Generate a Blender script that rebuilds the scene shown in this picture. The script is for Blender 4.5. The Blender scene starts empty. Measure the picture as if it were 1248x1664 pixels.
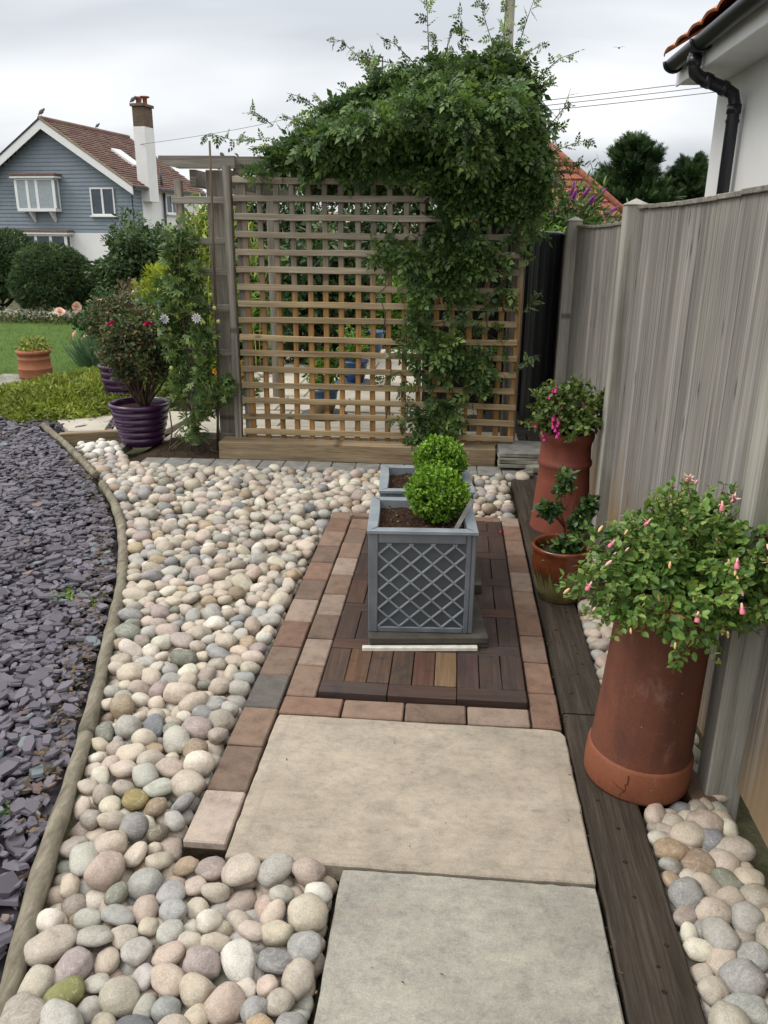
import bpy, bmesh, math, random
import numpy as np
from mathutils import Vector, Matrix, Euler, noise
random.seed(7); rng = np.random.default_rng(7)
R = math.radians
sc = bpy.context.scene
col = sc.collection
# ------------------------------------------------------------------ camera
cam_d = bpy.data.cameras.new('camera'); cam = bpy.data.objects.new('camera', cam_d); col.objects.link(cam)
sc.camera = cam
p, y_, r_ = R(18.9175), R(-4.8256), R(0.5874)
f = Vector((math.sin(y_)*math.cos(p), math.cos(y_)*math.cos(p), -math.sin(p)))
rt = Vector((math.cos(y_), -math.sin(y_), 0)); up = rt.cross(f)
rt2 = rt*math.cos(r_)+up*math.sin(r_); up2 = up*math.cos(r_)-rt*math.sin(r_)
cam.matrix_world = Matrix(((rt2.x, up2.x, -f.x, 0), (rt2.y, up2.y, -f.y, 0), (rt2.z, up2.z, -f.z, 1.46), (0, 0, 0, 1)))
cam_d.sensor_fit = 'VERTICAL'; cam_d.sensor_height = 24; cam_d.lens = 24*1306.2/1664
cam_d.clip_start = 0.05; cam_d.clip_end = 3000
# ------------------------------------------------------------------ sky: overcast
SUN_EL, SUN_AZ = R(52), R(-105)      # azimuth from +Y towards +X (the light comes from the left, a little behind the camera)
world = bpy.data.worlds.new('World'); sc.world = world; world.use_nodes = True
nt = world.node_tree; nt.nodes.clear()
def N(t, **k):
    n = nt.nodes.new(t)
    for a, b in k.items(): setattr(n, a, b)
    return n
L = lambda a, b: nt.links.new(a, b)
out = N('ShaderNodeOutputWorld'); mixs = N('ShaderNodeMixShader'); mixs.inputs[0].default_value = 0.94
skyt = N('ShaderNodeTexSky', sky_type='NISHITA', sun_disc=False, sun_elevation=SUN_EL, sun_rotation=SUN_AZ)
bg1 = N('ShaderNodeBackground'); bg1.inputs[1].default_value = 0.08; L(skyt.outputs[0], bg1.inputs[0])
tc = N('ShaderNodeTexCoord'); sep = N('ShaderNodeSeparateXYZ'); L(tc.outputs['Generated'], sep.inputs[0])
mx = N('ShaderNodeMath', operation='MAXIMUM'); L(sep.outputs[2], mx.inputs[0]); mx.inputs[1].default_value = 0.0
ad = N('ShaderNodeMath', operation='ADD'); L(mx.outputs[0], ad.inputs[0]); ad.inputs[1].default_value = 0.22
dx = N('ShaderNodeMath', operation='DIVIDE'); L(sep.outputs[0], dx.inputs[0]); L(ad.outputs[0], dx.inputs[1])
dy = N('ShaderNodeMath', operation='DIVIDE'); L(sep.outputs[1], dy.inputs[0]); L(ad.outputs[0], dy.inputs[1])
cmb = N('ShaderNodeCombineXYZ'); L(dx.outputs[0], cmb.inputs[0]); L(dy.outputs[0], cmb.inputs[1]); cmb.inputs[2].default_value = 3.1
mp = N('ShaderNodeMapping'); mp.inputs['Scale'].default_value = (0.55, 1.0, 1); L(cmb.outputs[0], mp.inputs[0])
no = N('ShaderNodeTexNoise'); no.inputs['Scale'].default_value = 1.15; no.inputs['Detail'].default_value = 5; no.inputs['Roughness'].default_value = 0.42
no.inputs['Distortion'].default_value = 0.35; L(mp.outputs[0], no.inputs[0])
rp = N('ShaderNodeValToRGB'); e = rp.color_ramp.elements
e[0].position = 0.33; e[0].color = (0.52, 0.55, 0.59, 1); e[1].position = 0.60; e[1].color = (0.90, 0.91, 0.92, 1)
m_ = rp.color_ramp.elements.new(0.47); m_.color = (0.72, 0.74, 0.765, 1)
L(no.outputs[0], rp.inputs[0])
bg2 = N('ShaderNodeBackground'); L(rp.outputs[0], bg2.inputs[0])
# overcast sky: brighter towards the zenith (CIE overcast distribution, softened)
ma = N('ShaderNodeMath', operation='MULTIPLY_ADD'); L(mx.outputs[0], ma.inputs[0]); ma.inputs[1].default_value = 1.15; ma.inputs[2].default_value = 0.86; L(ma.outputs[0], bg2.inputs[1])
L(bg1.outputs[0], mixs.inputs[1]); L(bg2.outputs[0], mixs.inputs[2]); L(mixs.outputs[0], out.inputs[0])
# ------------------------------------------------------------------ sun (veiled)
sd = bpy.data.lights.new('sun', 'SUN'); sun = bpy.data.objects.new('sun', sd); col.objects.link(sun)
sd.energy = 1.5; sd.angle = R(24); sd.color = (1.0, 0.965, 0.91)
sv = Vector((math.sin(SUN_AZ)*math.cos(SUN_EL), math.cos(SUN_AZ)*math.cos(SUN_EL), math.sin(SUN_EL)))
sun.rotation_euler = sv.to_track_quat('Z', 'Y').to_euler(); sun.location = sv*30
sc.view_settings.view_transform = 'Standard'; sc.view_settings.look = 'None'
sc.view_settings.exposure = 0.30; sc.view_settings.gamma = 1.0; sc.view_settings.use_curve_mapping = False

# ================================================================== helpers
def s2l(*c):
    return tuple(((x/255)/12.92 if x/255 <= 0.04045 else ((x/255+0.055)/1.055)**2.4) for x in c)
class M:
    """node material builder"""
    def __init__(s, name, rough=0.7, spec=0.3):
        s.m = bpy.data.materials.new(name); s.m.use_nodes = True; s.t = s.m.node_tree; s.t.nodes.clear()
        s.o = s.t.nodes.new('ShaderNodeOutputMaterial'); s.b = s.t.nodes.new('ShaderNodeBsdfPrincipled')
        s.t.links.new(s.b.outputs[0], s.o.inputs[0]); s.b.inputs['Roughness'].default_value = rough
        s.b.inputs['Specular IOR Level'].default_value = spec
    def n(s, t, **k):
        x = s.t.nodes.new(t)
        for a, b in k.items(): setattr(x, a, b)
        return x
    def l(s, a, b): s.t.links.new(a, b)
    def coord(s, scale=(1, 1, 1), rand=True, world=False):
        if world:
            g = s.n('ShaderNodeNewGeometry'); src = g.outputs['Position']
        else: src = s.n('ShaderNodeTexCoord').outputs['Object']
        mp = s.n('ShaderNodeMapping'); mp.inputs['Scale'].default_value = scale; s.l(src, mp.inputs[0])
        if rand and not world:
            oi = s.n('ShaderNodeObjectInfo'); mu = s.n('ShaderNodeMath', operation='MULTIPLY'); mu.inputs[1].default_value = 57.3
            s.l(oi.outputs['Random'], mu.inputs[0]); cb = s.n('ShaderNodeCombineXYZ')
            for i in range(3): s.l(mu.outputs[0], cb.inputs[i])
            s.l(cb.outputs[0], mp.inputs['Location'])
        return mp.outputs[0]
    def noise(s, co, scale, detail=4, rough=0.5, dist=0):
        x = s.n('ShaderNodeTexNoise'); x.inputs['Scale'].default_value = scale; x.inputs['Detail'].default_value = detail
        x.inputs['Roughness'].default_value = rough; x.inputs['Distortion'].default_value = dist; s.l(co, x.inputs[0]); return x.outputs[0]
    def vor(s, co, scale, feature='F1', rnd=1):
        x = s.n('ShaderNodeTexVoronoi', feature=feature); x.inputs['Scale'].default_value = scale; s.l(co, x.inputs[0]); return x.outputs['Distance']
    def ramp(s, fac, stops):
        x = s.n('ShaderNodeValToRGB'); el = x.color_ramp.elements
        while len(el) < len(stops): el.new(0.5)
        for i, (pos, c) in enumerate(stops): el[i].position = pos; el[i].color = (*c, 1) if len(c) == 3 else c
        s.l(fac, x.inputs[0]); return x.outputs[0]
    def mix(s, fac, a, b, mode='MIX'):
        x = s.n('ShaderNodeMix', data_type='RGBA', blend_type=mode)
        for k, v in ((0, fac), (6, a), (7, b)):
            if isinstance(v, (int, float)): x.inputs[k].default_value = v
            elif isinstance(v, tuple): x.inputs[k].default_value = (*v, 1)
            else: s.l(v, x.inputs[k])
        return x.outputs[2]
    def rnd(s): return s.n('ShaderNodeObjectInfo').outputs['Random']
    def ocol(s): return s.n('ShaderNodeObjectInfo').outputs['Color']
    def attr(s, name): return s.n('ShaderNodeAttribute', attribute_name=name)
    def hsv(s, c, h=0.5, sat=1, v=1):
        x = s.n('ShaderNodeHueSaturation')
        for k, vv in (('Hue', h), ('Saturation', sat), ('Value', v)):
            if isinstance(vv, (int, float)): x.inputs[k].default_value = vv
            else: s.l(vv, x.inputs[k])
        s.l(c, x.inputs['Color']); return x.outputs[0]
    def rng(s, v, a, b, c, d):
        x = s.n('ShaderNodeMapRange'); s.l(v, x.inputs[0])
        for i, k in enumerate((a, b, c, d)): x.inputs[i+1].default_value = k
        return x.outputs[0]
    def bump(s, h, strength=0.3, dist=0.01, prev=None):
        x = s.n('ShaderNodeBump'); x.inputs['Strength'].default_value = strength; x.inputs['Distance'].default_value = dist
        s.l(h, x.inputs['Height'])
        if prev is not None: s.l(prev, x.inputs['Normal'])
        s.l(x.outputs[0], s.b.inputs['Normal']); return x.outputs[0]
    def col(s, c):
        if isinstance(c, tuple): s.b.inputs[0].default_value = (*c, 1)
        else: s.l(c, s.b.inputs[0])
        return s
    def rough(s, c): s.l(c, s.b.inputs['Roughness'])
def plain(name, c, rough=0.6, spec=0.3, metal=0.0, var=0.12, scale=8, bump=0.0):
    m = M(name, rough, spec); co = m.coord(); nz = m.noise(co, scale, 5, 0.6)
    v = m.rng(nz, 0.3, 0.7, 1-var, 1+var); base = m.mix(1.0, c, c)
    m.col(m.hsv(base, 0.5, 1, v)); m.b.inputs['Metallic'].default_value = metal
    if bump: m.bump(m.noise(co, scale*6, 4, 0.6), bump, 0.004)
    return m.m
def wood(name, stops, axis='x', grain=60, stretch=0.035, rough=0.8, bump=0.35, rvar=0.18, knots=True, extra=None, world=False, g2k=.45, g2m=.5):
    m = M(name, rough, 0.2); sc3 = {'x': (stretch, 1, 1), 'y': (1, stretch, 1), 'z': (1, 1, stretch)}[axis]
    co = m.coord(sc3, world=world); g = m.noise(co, grain*2.4, 8, 0.72, 0.3); g2 = m.noise(co, grain*g2k, 5, 0.6, 0.5)
    c = m.ramp(m.mix(g2m, g, g2), stops)
    if knots:
        k = {'x': (0.35, 1, 1), 'y': (1, 0.35, 1), 'z': (1, 1, 0.5)}[axis]; sx = m.n('ShaderNodeSeparateXYZ'); m.l(m.coord(k, world=world), sx.inputs[0]); cx = m.n('ShaderNodeCombineXYZ')
        a_, b_ = {'x': (0, 2), 'y': (0, 1), 'z': (1, 2)}[axis]; m.l(sx.outputs[a_], cx.inputs[0]); m.l(sx.outputs[b_], cx.inputs[1])
        vn = m.n('ShaderNodeTexVoronoi', voronoi_dimensions='2D'); vn.inputs['Scale'].default_value = 4.2; m.l(cx.outputs[0], vn.inputs[0]); kv = vn.outputs['Distance']; kk = m.rng(kv, 0.02, 0.055, 1, 0)
        c = m.mix(kk, c, m.mix(0.6, c, (0.035, 0.022, 0.014)))
    bl = m.noise(m.coord(world=world), 2.2, 3, 0.5); c = m.mix(1.0, c, m.ramp(bl, [(0.3, (0.78,)*3), (0.7, (1.12,)*3)]), 'MULTIPLY')
    c = m.hsv(c, 0.5, 1, m.rng(m.rnd(), 0, 1, 1-rvar, 1+rvar))
    if extra: c = extra(m, c)
    m.col(c); m.bump(g, bump, 0.004); return m.m

MAT = {}
# -- vertex data helpers
class MB:
    def __init__(s): s.v = []; s.f = []; s.sm = []
    def add(s, V, F, smooth=False):
        b = len(s.v); s.v.extend([tuple(x) for x in V]); s.f.extend([tuple(i+b for i in q) for q in F]); s.sm.extend([smooth]*len(F)); return s
    def box(s, x0, x1, y0, y1, z0, z1, bev=0.004, mat=None, jit=0.0):
        b = min(bev, (x1-x0)*.3, (y1-y0)*.3, (z1-z0)*.3)
        cx, cy, cz = (x0+x1)/2, (y0+y1)/2, (z0+z1)/2; hx, hy, hz = (x1-x0)/2, (y1-y0)/2, (z1-z0)/2
        V = []; idx = {}
        for sx in (-1, 1):
            for sy in (-1, 1):
                for sz in (-1, 1):
                    j = [random.uniform(-jit, jit) for _ in range(3)] if jit else (0, 0, 0)
                    for ax in range(3):
                        pnt = [sx*(hx-b), sy*(hy-b), sz*(hz-b)]; pnt[ax] = (sx*hx, sy*hy, sz*hz)[ax]
                        idx[(sx, sy, sz, ax)] = len(V); V.append((cx+pnt[0]+j[0], cy+pnt[1]+j[1], cz+pnt[2]+j[2]))
        I = idx; F = []
        def q(a, c):  # orient outward by test later
            F.append(a)
        for sg in (-1, 1):
            F.append([I[(sg, a, c, 0)] for a, c in ((-1, -1), (1, -1), (1, 1), (-1, 1))][::sg])
            F.append([I[(a, sg, c, 1)] for a, c in ((-1, -1), (-1, 1), (1, 1), (1, -1))][::sg])
            F.append([I[(a, c, sg, 2)] for a, c in ((-1, -1), (1, -1), (1, 1), (-1, 1))][::sg])
        for a in (-1, 1):
            for c in (-1, 1):
                F.append([I[(-1, a, c, 1)], I[(1, a, c, 1)], I[(1, a, c, 2)], I[(-1, a, c, 2)]][::1 if a*c < 0 else -1][::-1])
                F.append([I[(a, -1, c, 0)], I[(a, 1, c, 0)], I[(a, 1, c, 2)], I[(a, -1, c, 2)]][::1 if a*c > 0 else -1][::-1])
                F.append([I[(a, c, -1, 0)], I[(a, c, 1, 0)], I[(a, c, 1, 1)], I[(a, c, -1, 1)]][::1 if a*c < 0 else -1][::-1])
                for d in (-1, 1):
                    F.append([I[(a, c, d, 0)], I[(a, c, d, 1)], I[(a, c, d, 2)]][::1 if a*c*d > 0 else -1])
        if mat is not None: V = [tuple(mat @ Vector(v)) for v in V]
        return s.add(V, F)
    def tube(s, pts, rad, seg=8, cap=True):
        pts = [Vector(q) for q in pts]; n = len(pts)
        if not hasattr(rad, '__len__'): rad = [rad]*n
        V = []; prev = None
        for i, q in enumerate(pts):
            t = (pts[min(i+1, n-1)]-pts[max(i-1, 0)]).normalized()
            a = prev if prev is not None else (Vector((0, 0, 1)) if abs(t.z) < 0.9 else Vector((1, 0, 0)))
            u = (a - t*a.dot(t)).normalized(); prev = u; w = t.cross(u)
            for k in range(seg):
                th = 2*math.pi*k/seg; V.append(q+(u*math.cos(th)+w*math.sin(th))*rad[i])
        F = [(i*seg+k, i*seg+(k+1) % seg, (i+1)*seg+(k+1) % seg, (i+1)*seg+k) for i in range(n-1) for k in range(seg)]
        if cap: F.append(tuple(range(seg))[::-1]); F.append(tuple((n-1)*seg+k for k in range(seg)))
        return s.add(V, F, True)
    def lathe(s, prof, seg=48, c=(0, 0, 0), wob=0.0, smooth=True):
        V = []; n = len(prof)
        for i, (r, z) in enumerate(prof):
            for k in range(seg):
                th = 2*math.pi*k/seg; rr = r*(1+wob*math.sin(2*th+1)+wob*.6*math.sin(3*th+i*.15))
                V.append((c[0]+rr*math.cos(th), c[1]+rr*math.sin(th), c[2]+z))
        F = [(i*seg+k, i*seg+(k+1) % seg, (i+1)*seg+(k+1) % seg, (i+1)*seg+k) for i in range(n-1) for k in range(seg)]
        return s.add(V, F, smooth)
    def prism(s, poly, z0, z1, bev=0.0):
        """vertical prism of an xy polygon (counter-clockwise)"""
        n = len(poly); cx = sum(q[0] for q in poly)/n; cy = sum(q[1] for q in poly)/n
        V = [(x, y, z0) for x, y in poly]+[(x, y, z1-bev) for x, y in poly]
        F = [(i, (i+1) % n, n+(i+1) % n, n+i) for i in range(n)]; F.append(tuple(range(n))[::-1])
        if bev:
            def ins(q):
                d = math.hypot(q[0]-cx, q[1]-cy); k = 1-bev/d*1.2; return (cx+(q[0]-cx)*k, cy+(q[1]-cy)*k, z1)
            V += [ins(q) for q in poly]; F += [(n+i, n+(i+1) % n, 2*n+(i+1) % n, 2*n+i) for i in range(n)]; F.append(tuple(2*n+i for i in range(n)))
        else: F.append(tuple(n+i for i in range(n)))
        return s.add(V, F)
    def mesh(s, name, mat, weld=False):
        me = bpy.data.meshes.new(name); me.from_pydata(s.v, [], s.f)
        me.polygons.foreach_set('use_smooth', s.sm); me.materials.append(mat); me.update(); return me
    def build(s, name, mat, parent=None, **k): return link(name, s.mesh(name, mat), parent, **k)
def link(name, me, parent=None, loc=None, rot=None, color=None, label=None, cat=None, group=None, kind=None):
    o = bpy.data.objects.new(name, me); col.objects.link(o)
    if parent is not None: o.parent = parent
    if loc is not None: o.location = loc
    if rot is not None: o.rotation_euler = rot
    if color is not None: o.color = (*color, 1)
    for a, b in (('label', label), ('category', cat), ('group', group), ('kind', kind)):
        if b: o[a] = b
    return o
def thing(name, label, cat, loc=(0, 0, 0), rz=0, group=None):
    return link(name, None, None, loc, (0, 0, rz), None, label, cat, group)
def structure(name, loc=(0, 0, 0)):
    return link(name, None, None, loc, kind='structure')
def np_mesh(name, V, F, mat, tint=None, smooth=False, colr=None):
    me = bpy.data.meshes.new(name); V = np.asarray(V, np.float32); F = np.asarray(F, np.int32)
    me.vertices.add(len(V)); me.vertices.foreach_set('co', V.ravel())
    me.loops.add(F.size); me.loops.foreach_set('vertex_index', F.ravel())
    me.polygons.add(len(F)); me.polygons.foreach_set('loop_start', np.arange(0, F.size, F.shape[1], dtype=np.int32))
    me.update(calc_edges=True)
    me.polygons.foreach_set('use_smooth', np.full(len(F), smooth))
    if tint is not None:
        a = me.attributes.new('tint', 'FLOAT', 'POINT'); a.data.foreach_set('value', np.asarray(tint, np.float32))
    if colr is not None:
        a = me.attributes.new('pcol', 'FLOAT_COLOR', 'POINT'); a.data.foreach_set('color', np.concatenate([colr, np.ones((len(colr), 1))], 1).astype(np.float32).ravel())
    me.materials.append(mat); me.update(); return me
def frames(D, U):
    """rows: leaf axis D, approx. normal U -> rotation matrices with columns (side, axis, normal)"""
    D = D/np.linalg.norm(D, axis=1, keepdims=True); S = np.cross(D, U); S /= (np.linalg.norm(S, axis=1, keepdims=True)+1e-9)
    U2 = np.cross(S, D); return np.stack([S, D, U2], 2)
def scatter(tv, tf, pos, Rm, size):
    tv = np.asarray(tv, float); tf = np.asarray(tf); n = len(pos); k = len(tv)
    size = np.broadcast_to(size, (n,))
    V = np.einsum('nij,kj->nki', Rm, tv)*size[:, None, None]+pos[:, None, :]
    F = tf[None]+(np.arange(n)*k)[:, None, None]
    return V.reshape(-1, 3), F.reshape(-1, tf.shape[1])
# leaf templates (axis +y, normal +z)
def leaf_t(w=0.28, fold=0.06, droop=0.1, bulge=0.4):
    v = [(0, 0, 0), (0, .35, -droop*.1), (0, .7, -droop*.45), (0, 1, -droop), (-w*.85, .25, fold), (-w*bulge*1.9, .62, fold*.7-droop*.3), (w*.85, .25, fold), (w*bulge*1.9, .62, fold*.7-droop*.3)]
    f_ = [(0, 1, 4), (4, 1, 5), (1, 2, 5), (5, 2, 3), (0, 6, 1), (6, 7, 1), (1, 7, 2), (7, 3, 2)]
    return np.array(v), np.array(f_)
def diam_t(w=0.22, droop=0.08):
    return np.array([(0, 0, 0), (-w, .45, .05), (w, .45, .05), (0, 1, -droop)]), np.array([(0, 2, 1), (1, 2, 3)])
def compound_t(nl=3, w=0.17, ll=0.42, spread=65, droop=0.2):
    V = []; F = []; tv, tf = diam_t(.27, .14)
    def put(base, ang, sz):
        c, s_ = math.cos(ang), math.sin(ang); b = len(V)
        for x, y, z in tv: V.append((base[0]+(x*c+y*s_)*sz, base[1]+(-x*s_+y*c)*sz, base[2]+z*sz-droop*.3*y*sz))
        for q in tf: F.append(tuple(i+b for i in q))
    for i in range(nl):
        yy = .12+.6*i/nl; z = -droop*yy*yy
        put((0, yy, z), R(spread-i*8), ll*(1-.15*abs(i-1))); put((0, yy, z), -R(spread-i*8), ll*(1-.15*abs(i-1)))
    put((0, .7, -droop*.5), 0, ll*1.15)
    b = len(V); V += [(-.012, 0, 0), (.012, 0, 0), (0, .75, -droop*.55)]; F.append((b, b+1, b+2))
    return np.array(V), np.array(F)
def lobed_t(n=5, w=.13):
    V = []; F = []
    for i in range(n):
        a = R(-75+150*i/(n-1)); s_ = 1-.28*abs(i-(n-1)/2)/((n-1)/2)
        b = len(V); d = (math.sin(a), math.cos(a)); q = (d[1], -d[0])
        V += [(0, 0, 0), (d[0]*.55*s_-q[0]*w, d[1]*.55*s_-q[1]*w, .03), (d[0]*.55*s_+q[0]*w, d[1]*.55*s_+q[1]*w, .03), (d[0]*s_, d[1]*s_, -.08)]
        F += [(b, b+2, b+1), (b+1, b+2, b+3)]
    return np.array(V), np.array(F)
def spray_t(n=7, w=.16, L_=1):
    """feathery twig: thin slivers along an axis"""
    V = []; F = []
    for i in range(n):
        yy = .1+.85*i/n
        for s_ in (-1, 1):
            b = len(V); a = R(38)*s_; ll = .42*(1-.5*i/n)
            V += [(-w*.3, yy, 0), (w*.3, yy, 0), (math.sin(a)*ll, yy+math.cos(a)*ll, .06*s_)]; F.append((b, b+1, b+2))
    b = len(V); V += [(-w*.4, 0, 0), (w*.4, 0, 0), (0, 1.1, 0)]; F.append((b, b+1, b+2))
    return np.array(V), np.array(F)
T_LEAF = leaf_t(); T_ROUND = leaf_t(.36, .08, .12, .46); T_LONG = leaf_t(.13, .03, .25); T_DIAM = diam_t(); T_COMP = compound_t(); T_LOBE = lobed_t(); T_SPRAY = spray_t()
T_BLADE = (np.array([(-.035, 0, 0), (.035, 0, 0), (0.02, .55, .05), (-.02, .55, .05), (0, 1, .2)]), np.array([(0, 1, 2), (0, 2, 3), (3, 2, 4)]))
def unit(n):
    d = rng.normal(size=(n, 3)); return d/np.linalg.norm(d, axis=1, keepdims=True)
def fbm(P, s, seed=0):
    return np.array([noise.noise(Vector((q[0]*s+seed, q[1]*s-seed*.7, q[2]*s+seed*.3))) for q in P])
def ball_points(n, c, rad, lump=0.16, lscale=4, shell=0.55, zmin=-1.0, gap=0.0, seed=0):
    d = unit(int(n*1.6)); d = d[d[:, 2] > zmin][:n]
    k = 1+lump*fbm(d, lscale*.6, seed)*2
    r = (shell+(1-shell)*rng.random(len(d))**0.6)*k
    P = d*r[:, None]
    if gap:
        keep = fbm(P, 3.3, seed+9) > -gap; P = P[keep]; d = d[keep]
    return P*np.array(rad)+np.array(c), d
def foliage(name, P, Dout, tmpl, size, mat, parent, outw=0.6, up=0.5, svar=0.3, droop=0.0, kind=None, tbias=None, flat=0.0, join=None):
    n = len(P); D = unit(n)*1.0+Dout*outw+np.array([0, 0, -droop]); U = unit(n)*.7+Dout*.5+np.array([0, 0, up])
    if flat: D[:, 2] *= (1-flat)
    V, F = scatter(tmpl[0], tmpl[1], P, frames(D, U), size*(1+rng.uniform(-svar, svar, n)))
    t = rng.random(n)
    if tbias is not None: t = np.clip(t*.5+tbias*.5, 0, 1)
    me = np_mesh(name, V, F, mat, np.repeat(t, len(tmpl[0])))
    return link(name, me, parent, kind=kind)
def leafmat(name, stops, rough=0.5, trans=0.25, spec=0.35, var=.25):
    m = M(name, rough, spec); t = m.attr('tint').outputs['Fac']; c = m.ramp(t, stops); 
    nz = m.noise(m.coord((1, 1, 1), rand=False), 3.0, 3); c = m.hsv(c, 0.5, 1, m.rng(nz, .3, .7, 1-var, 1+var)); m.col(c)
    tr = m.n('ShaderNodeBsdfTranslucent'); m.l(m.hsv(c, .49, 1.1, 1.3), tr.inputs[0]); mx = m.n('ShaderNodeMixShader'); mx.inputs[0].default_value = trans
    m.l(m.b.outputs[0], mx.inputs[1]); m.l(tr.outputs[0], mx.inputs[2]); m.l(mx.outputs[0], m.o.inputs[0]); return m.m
def stems(name, base, tips, mat, parent, r0=.004, r1=.0012, n=5, sag=0.0, jit=.012, seg=5):
    mb = MB()
    for t in tips:
        b = Vector(base) if not isinstance(base, list) else Vector(random.choice(base)); t = Vector(t); pts = []
        for i in range(n+1):
            k = i/n; q = b.lerp(t, k); q = q+Vector((random.uniform(-jit, jit), random.uniform(-jit, jit), 0))*(k*(1-k)*4)+Vector((0, 0, sag*math.sin(k*math.pi))); pts.append(q)
        mb.tube(pts, [r0+(r1-r0)*i/n for i in range(n+1)], seg)
    return mb.build(name, mat, parent)
# ================================================================== materials
def stone_mat(name, src):
    m = M(name, 0.62, 0.28); base = m.ocol() if src == 'obj' else m.attr('pcol').outputs['Color']
    co = m.coord((1, 1, 1), rand=(src == 'obj')); big = m.noise(co, 1.1 if src == 'obj' else 26, 6, .68, .7); fine = m.noise(co, 11 if src == 'obj' else 260, 4, .75)
    c = m.mix(1.0, base, m.ramp(big, [(.28, (.76, .74, .70)), (.48, (1.02, 1.02, 1.02)), (.70, (1.18, 1.15, 1.10))]), 'MULTIPLY')
    c = m.mix(1.0, c, m.ramp(fine, [(.3, (.72,)*3), (.7, (1.18,)*3)]), 'MULTIPLY')
    wv = m.noise(m.coord((1, .6, 4), rand=(src == 'obj')), .8 if src == 'obj' else 20, 3, .6, 1.2); vein = m.rng(wv, .49, .515, 0, 1); vein2 = m.rng(wv, .515, .54, 1, 0)
    ve = m.n('ShaderNodeMath', operation='MULTIPLY'); m.l(vein, ve.inputs[0]); m.l(vein2, ve.inputs[1])
    ve2 = m.n('ShaderNodeMath', operation='MULTIPLY'); m.l(ve.outputs[0], ve2.inputs[0]); ve2.inputs[1].default_value = .42
    c = m.mix(ve2.outputs[0], c, (.5, .46, .40)); m.col(c); b0 = m.bump(fine, .2, .012 if src == 'obj' else .0006); m.bump(big, .2, .06 if src == 'obj' else .004, b0); return m.m
MAT['cobble'] = stone_mat('cobble_stone', 'obj'); MAT['cobble_far'] = stone_mat('cobble_stone_field', 'attr')
def slate_mat(name, src):
    m = M(name, .55, .35); base = m.ocol() if src == 'obj' else m.attr('pcol').outputs['Color']
    co = m.coord(rand=(src == 'obj')); nz = m.noise(co, 45, 5, .65); c = m.mix(1.0, base, m.ramp(nz, [(.25, (.7,)*3), (.75, (1.3,)*3)]), 'MULTIPLY')
    m.col(c); m.bump(nz, .35, .003); return m.m
MAT['slate'] = slate_mat('purple_slate', 'obj'); MAT['slate_far'] = slate_mat('purple_slate_field', 'attr')
def soil(name, a, b, sc_=30):
    m = M(name, .95, .1); co = m.coord(rand=False); n1 = m.noise(co, sc_, 6, .7); c = m.ramp(n1, [(.3, a), (.7, b)]); m.col(c); m.bump(n1, .9, .02); return m.m
MAT['soil'] = soil('dark_soil', (.022, .015, .010), (.075, .052, .035)); MAT['earth'] = soil('earth', (.045, .036, .024), (.11, .085, .055), 8)
MAT['compost'] = soil('compost', (.014, .008, .005), (.075, .042, .026), 70)
def concrete_m():
    m = M('concrete_slab', .88, .2); co = m.coord(rand=False); oc = m.coord((1, 1, 1), rand=True)
    big = m.noise(m.coord((1, 1.1, 1), rand=False), 4.5, 9, .62, .3); mid = m.noise(m.coord((.85, 1.15, 1)), 26, 9, .8, .2); fine = m.noise(co, 260, 4, .8); spot = m.noise(oc, 9, 5, .62, .8)
    c = m.ramp(big, [(.28, (.26, .236, .195)), (.44, (.31, .28, .232)), (.56, (.35, .316, .262)), (.72, (.375, .345, .29))])
    c = m.mix(1.0, c, m.ramp(mid, [(.34, (.72, .72, .73)), (.5, (1, 1, 1)), (.64, (1.15, 1.13, 1.09))]), 'MULTIPLY')
    c = m.mix(m.rng(spot, .60, .66, 0, .26), c, (.17, .165, .145)); c = m.mix(1.0, c, m.ramp(fine, [(.3, (.72,)*3), (.7, (1.2,)*3)]), 'MULTIPLY')
    # brushed frame mark a few cm inside the slab edge + scuffs
    tcn = m.n('ShaderNodeTexCoord'); sp = m.n('ShaderNodeSeparateXYZ'); m.l(tcn.outputs['Generated'], sp.inputs[0])
    def edge(o, k):
        a = m.n('ShaderNodeMath', operation='SUBTRACT'); m.l(o, a.inputs[0]); a.inputs[1].default_value = .5
        b = m.n('ShaderNodeMath', operation='ABSOLUTE'); m.l(a.outputs[0], b.inputs[0]); w1 = m.rng(b.outputs[0], k, k+.006, 0, 1); w2 = m.rng(b.outputs[0], k+.006, k+.02, 1, 0)
        d = m.n('ShaderNodeMath', operation='MULTIPLY'); m.l(w1, d.inputs[0]); m.l(w2, d.inputs[1]); return d.outputs[0]
    ee = m.n('ShaderNodeMath', operation='MAXIMUM'); m.l(edge(sp.outputs[0], .445), ee.inputs[0]); m.l(edge(sp.outputs[1], .43), ee.inputs[1])
    e2 = m.n('ShaderNodeMath', operation='MULTIPLY'); m.l(ee.outputs[0], e2.inputs[0]); m.l(m.rng(mid, .4, .6, 0, .42), e2.inputs[1])
    c = m.mix(e2.outputs[0], c, (.20, .19, .165))
    st = m.vor(m.coord((.35, 1, 1)), 5.5); c = m.mix(m.rng(st, .02, .05, .5, 0), c, (.15, .14, .125))
    rs = m.noise(m.coord((1, 1, 1)), 2.9, 2, .5, 2.0); rr = m.rng(rs, .66, .70, 0, .45); c = m.mix(rr, c, (.26, .17, .11))
    c = m.mix(1.0, c, m.ocol(), 'MULTIPLY'); m.col(c)
    b1 = m.bump(fine, .25, .002); m.bump(mid, .3, .004, b1); return m.m
MAT['concrete'] = concrete_m()
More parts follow.
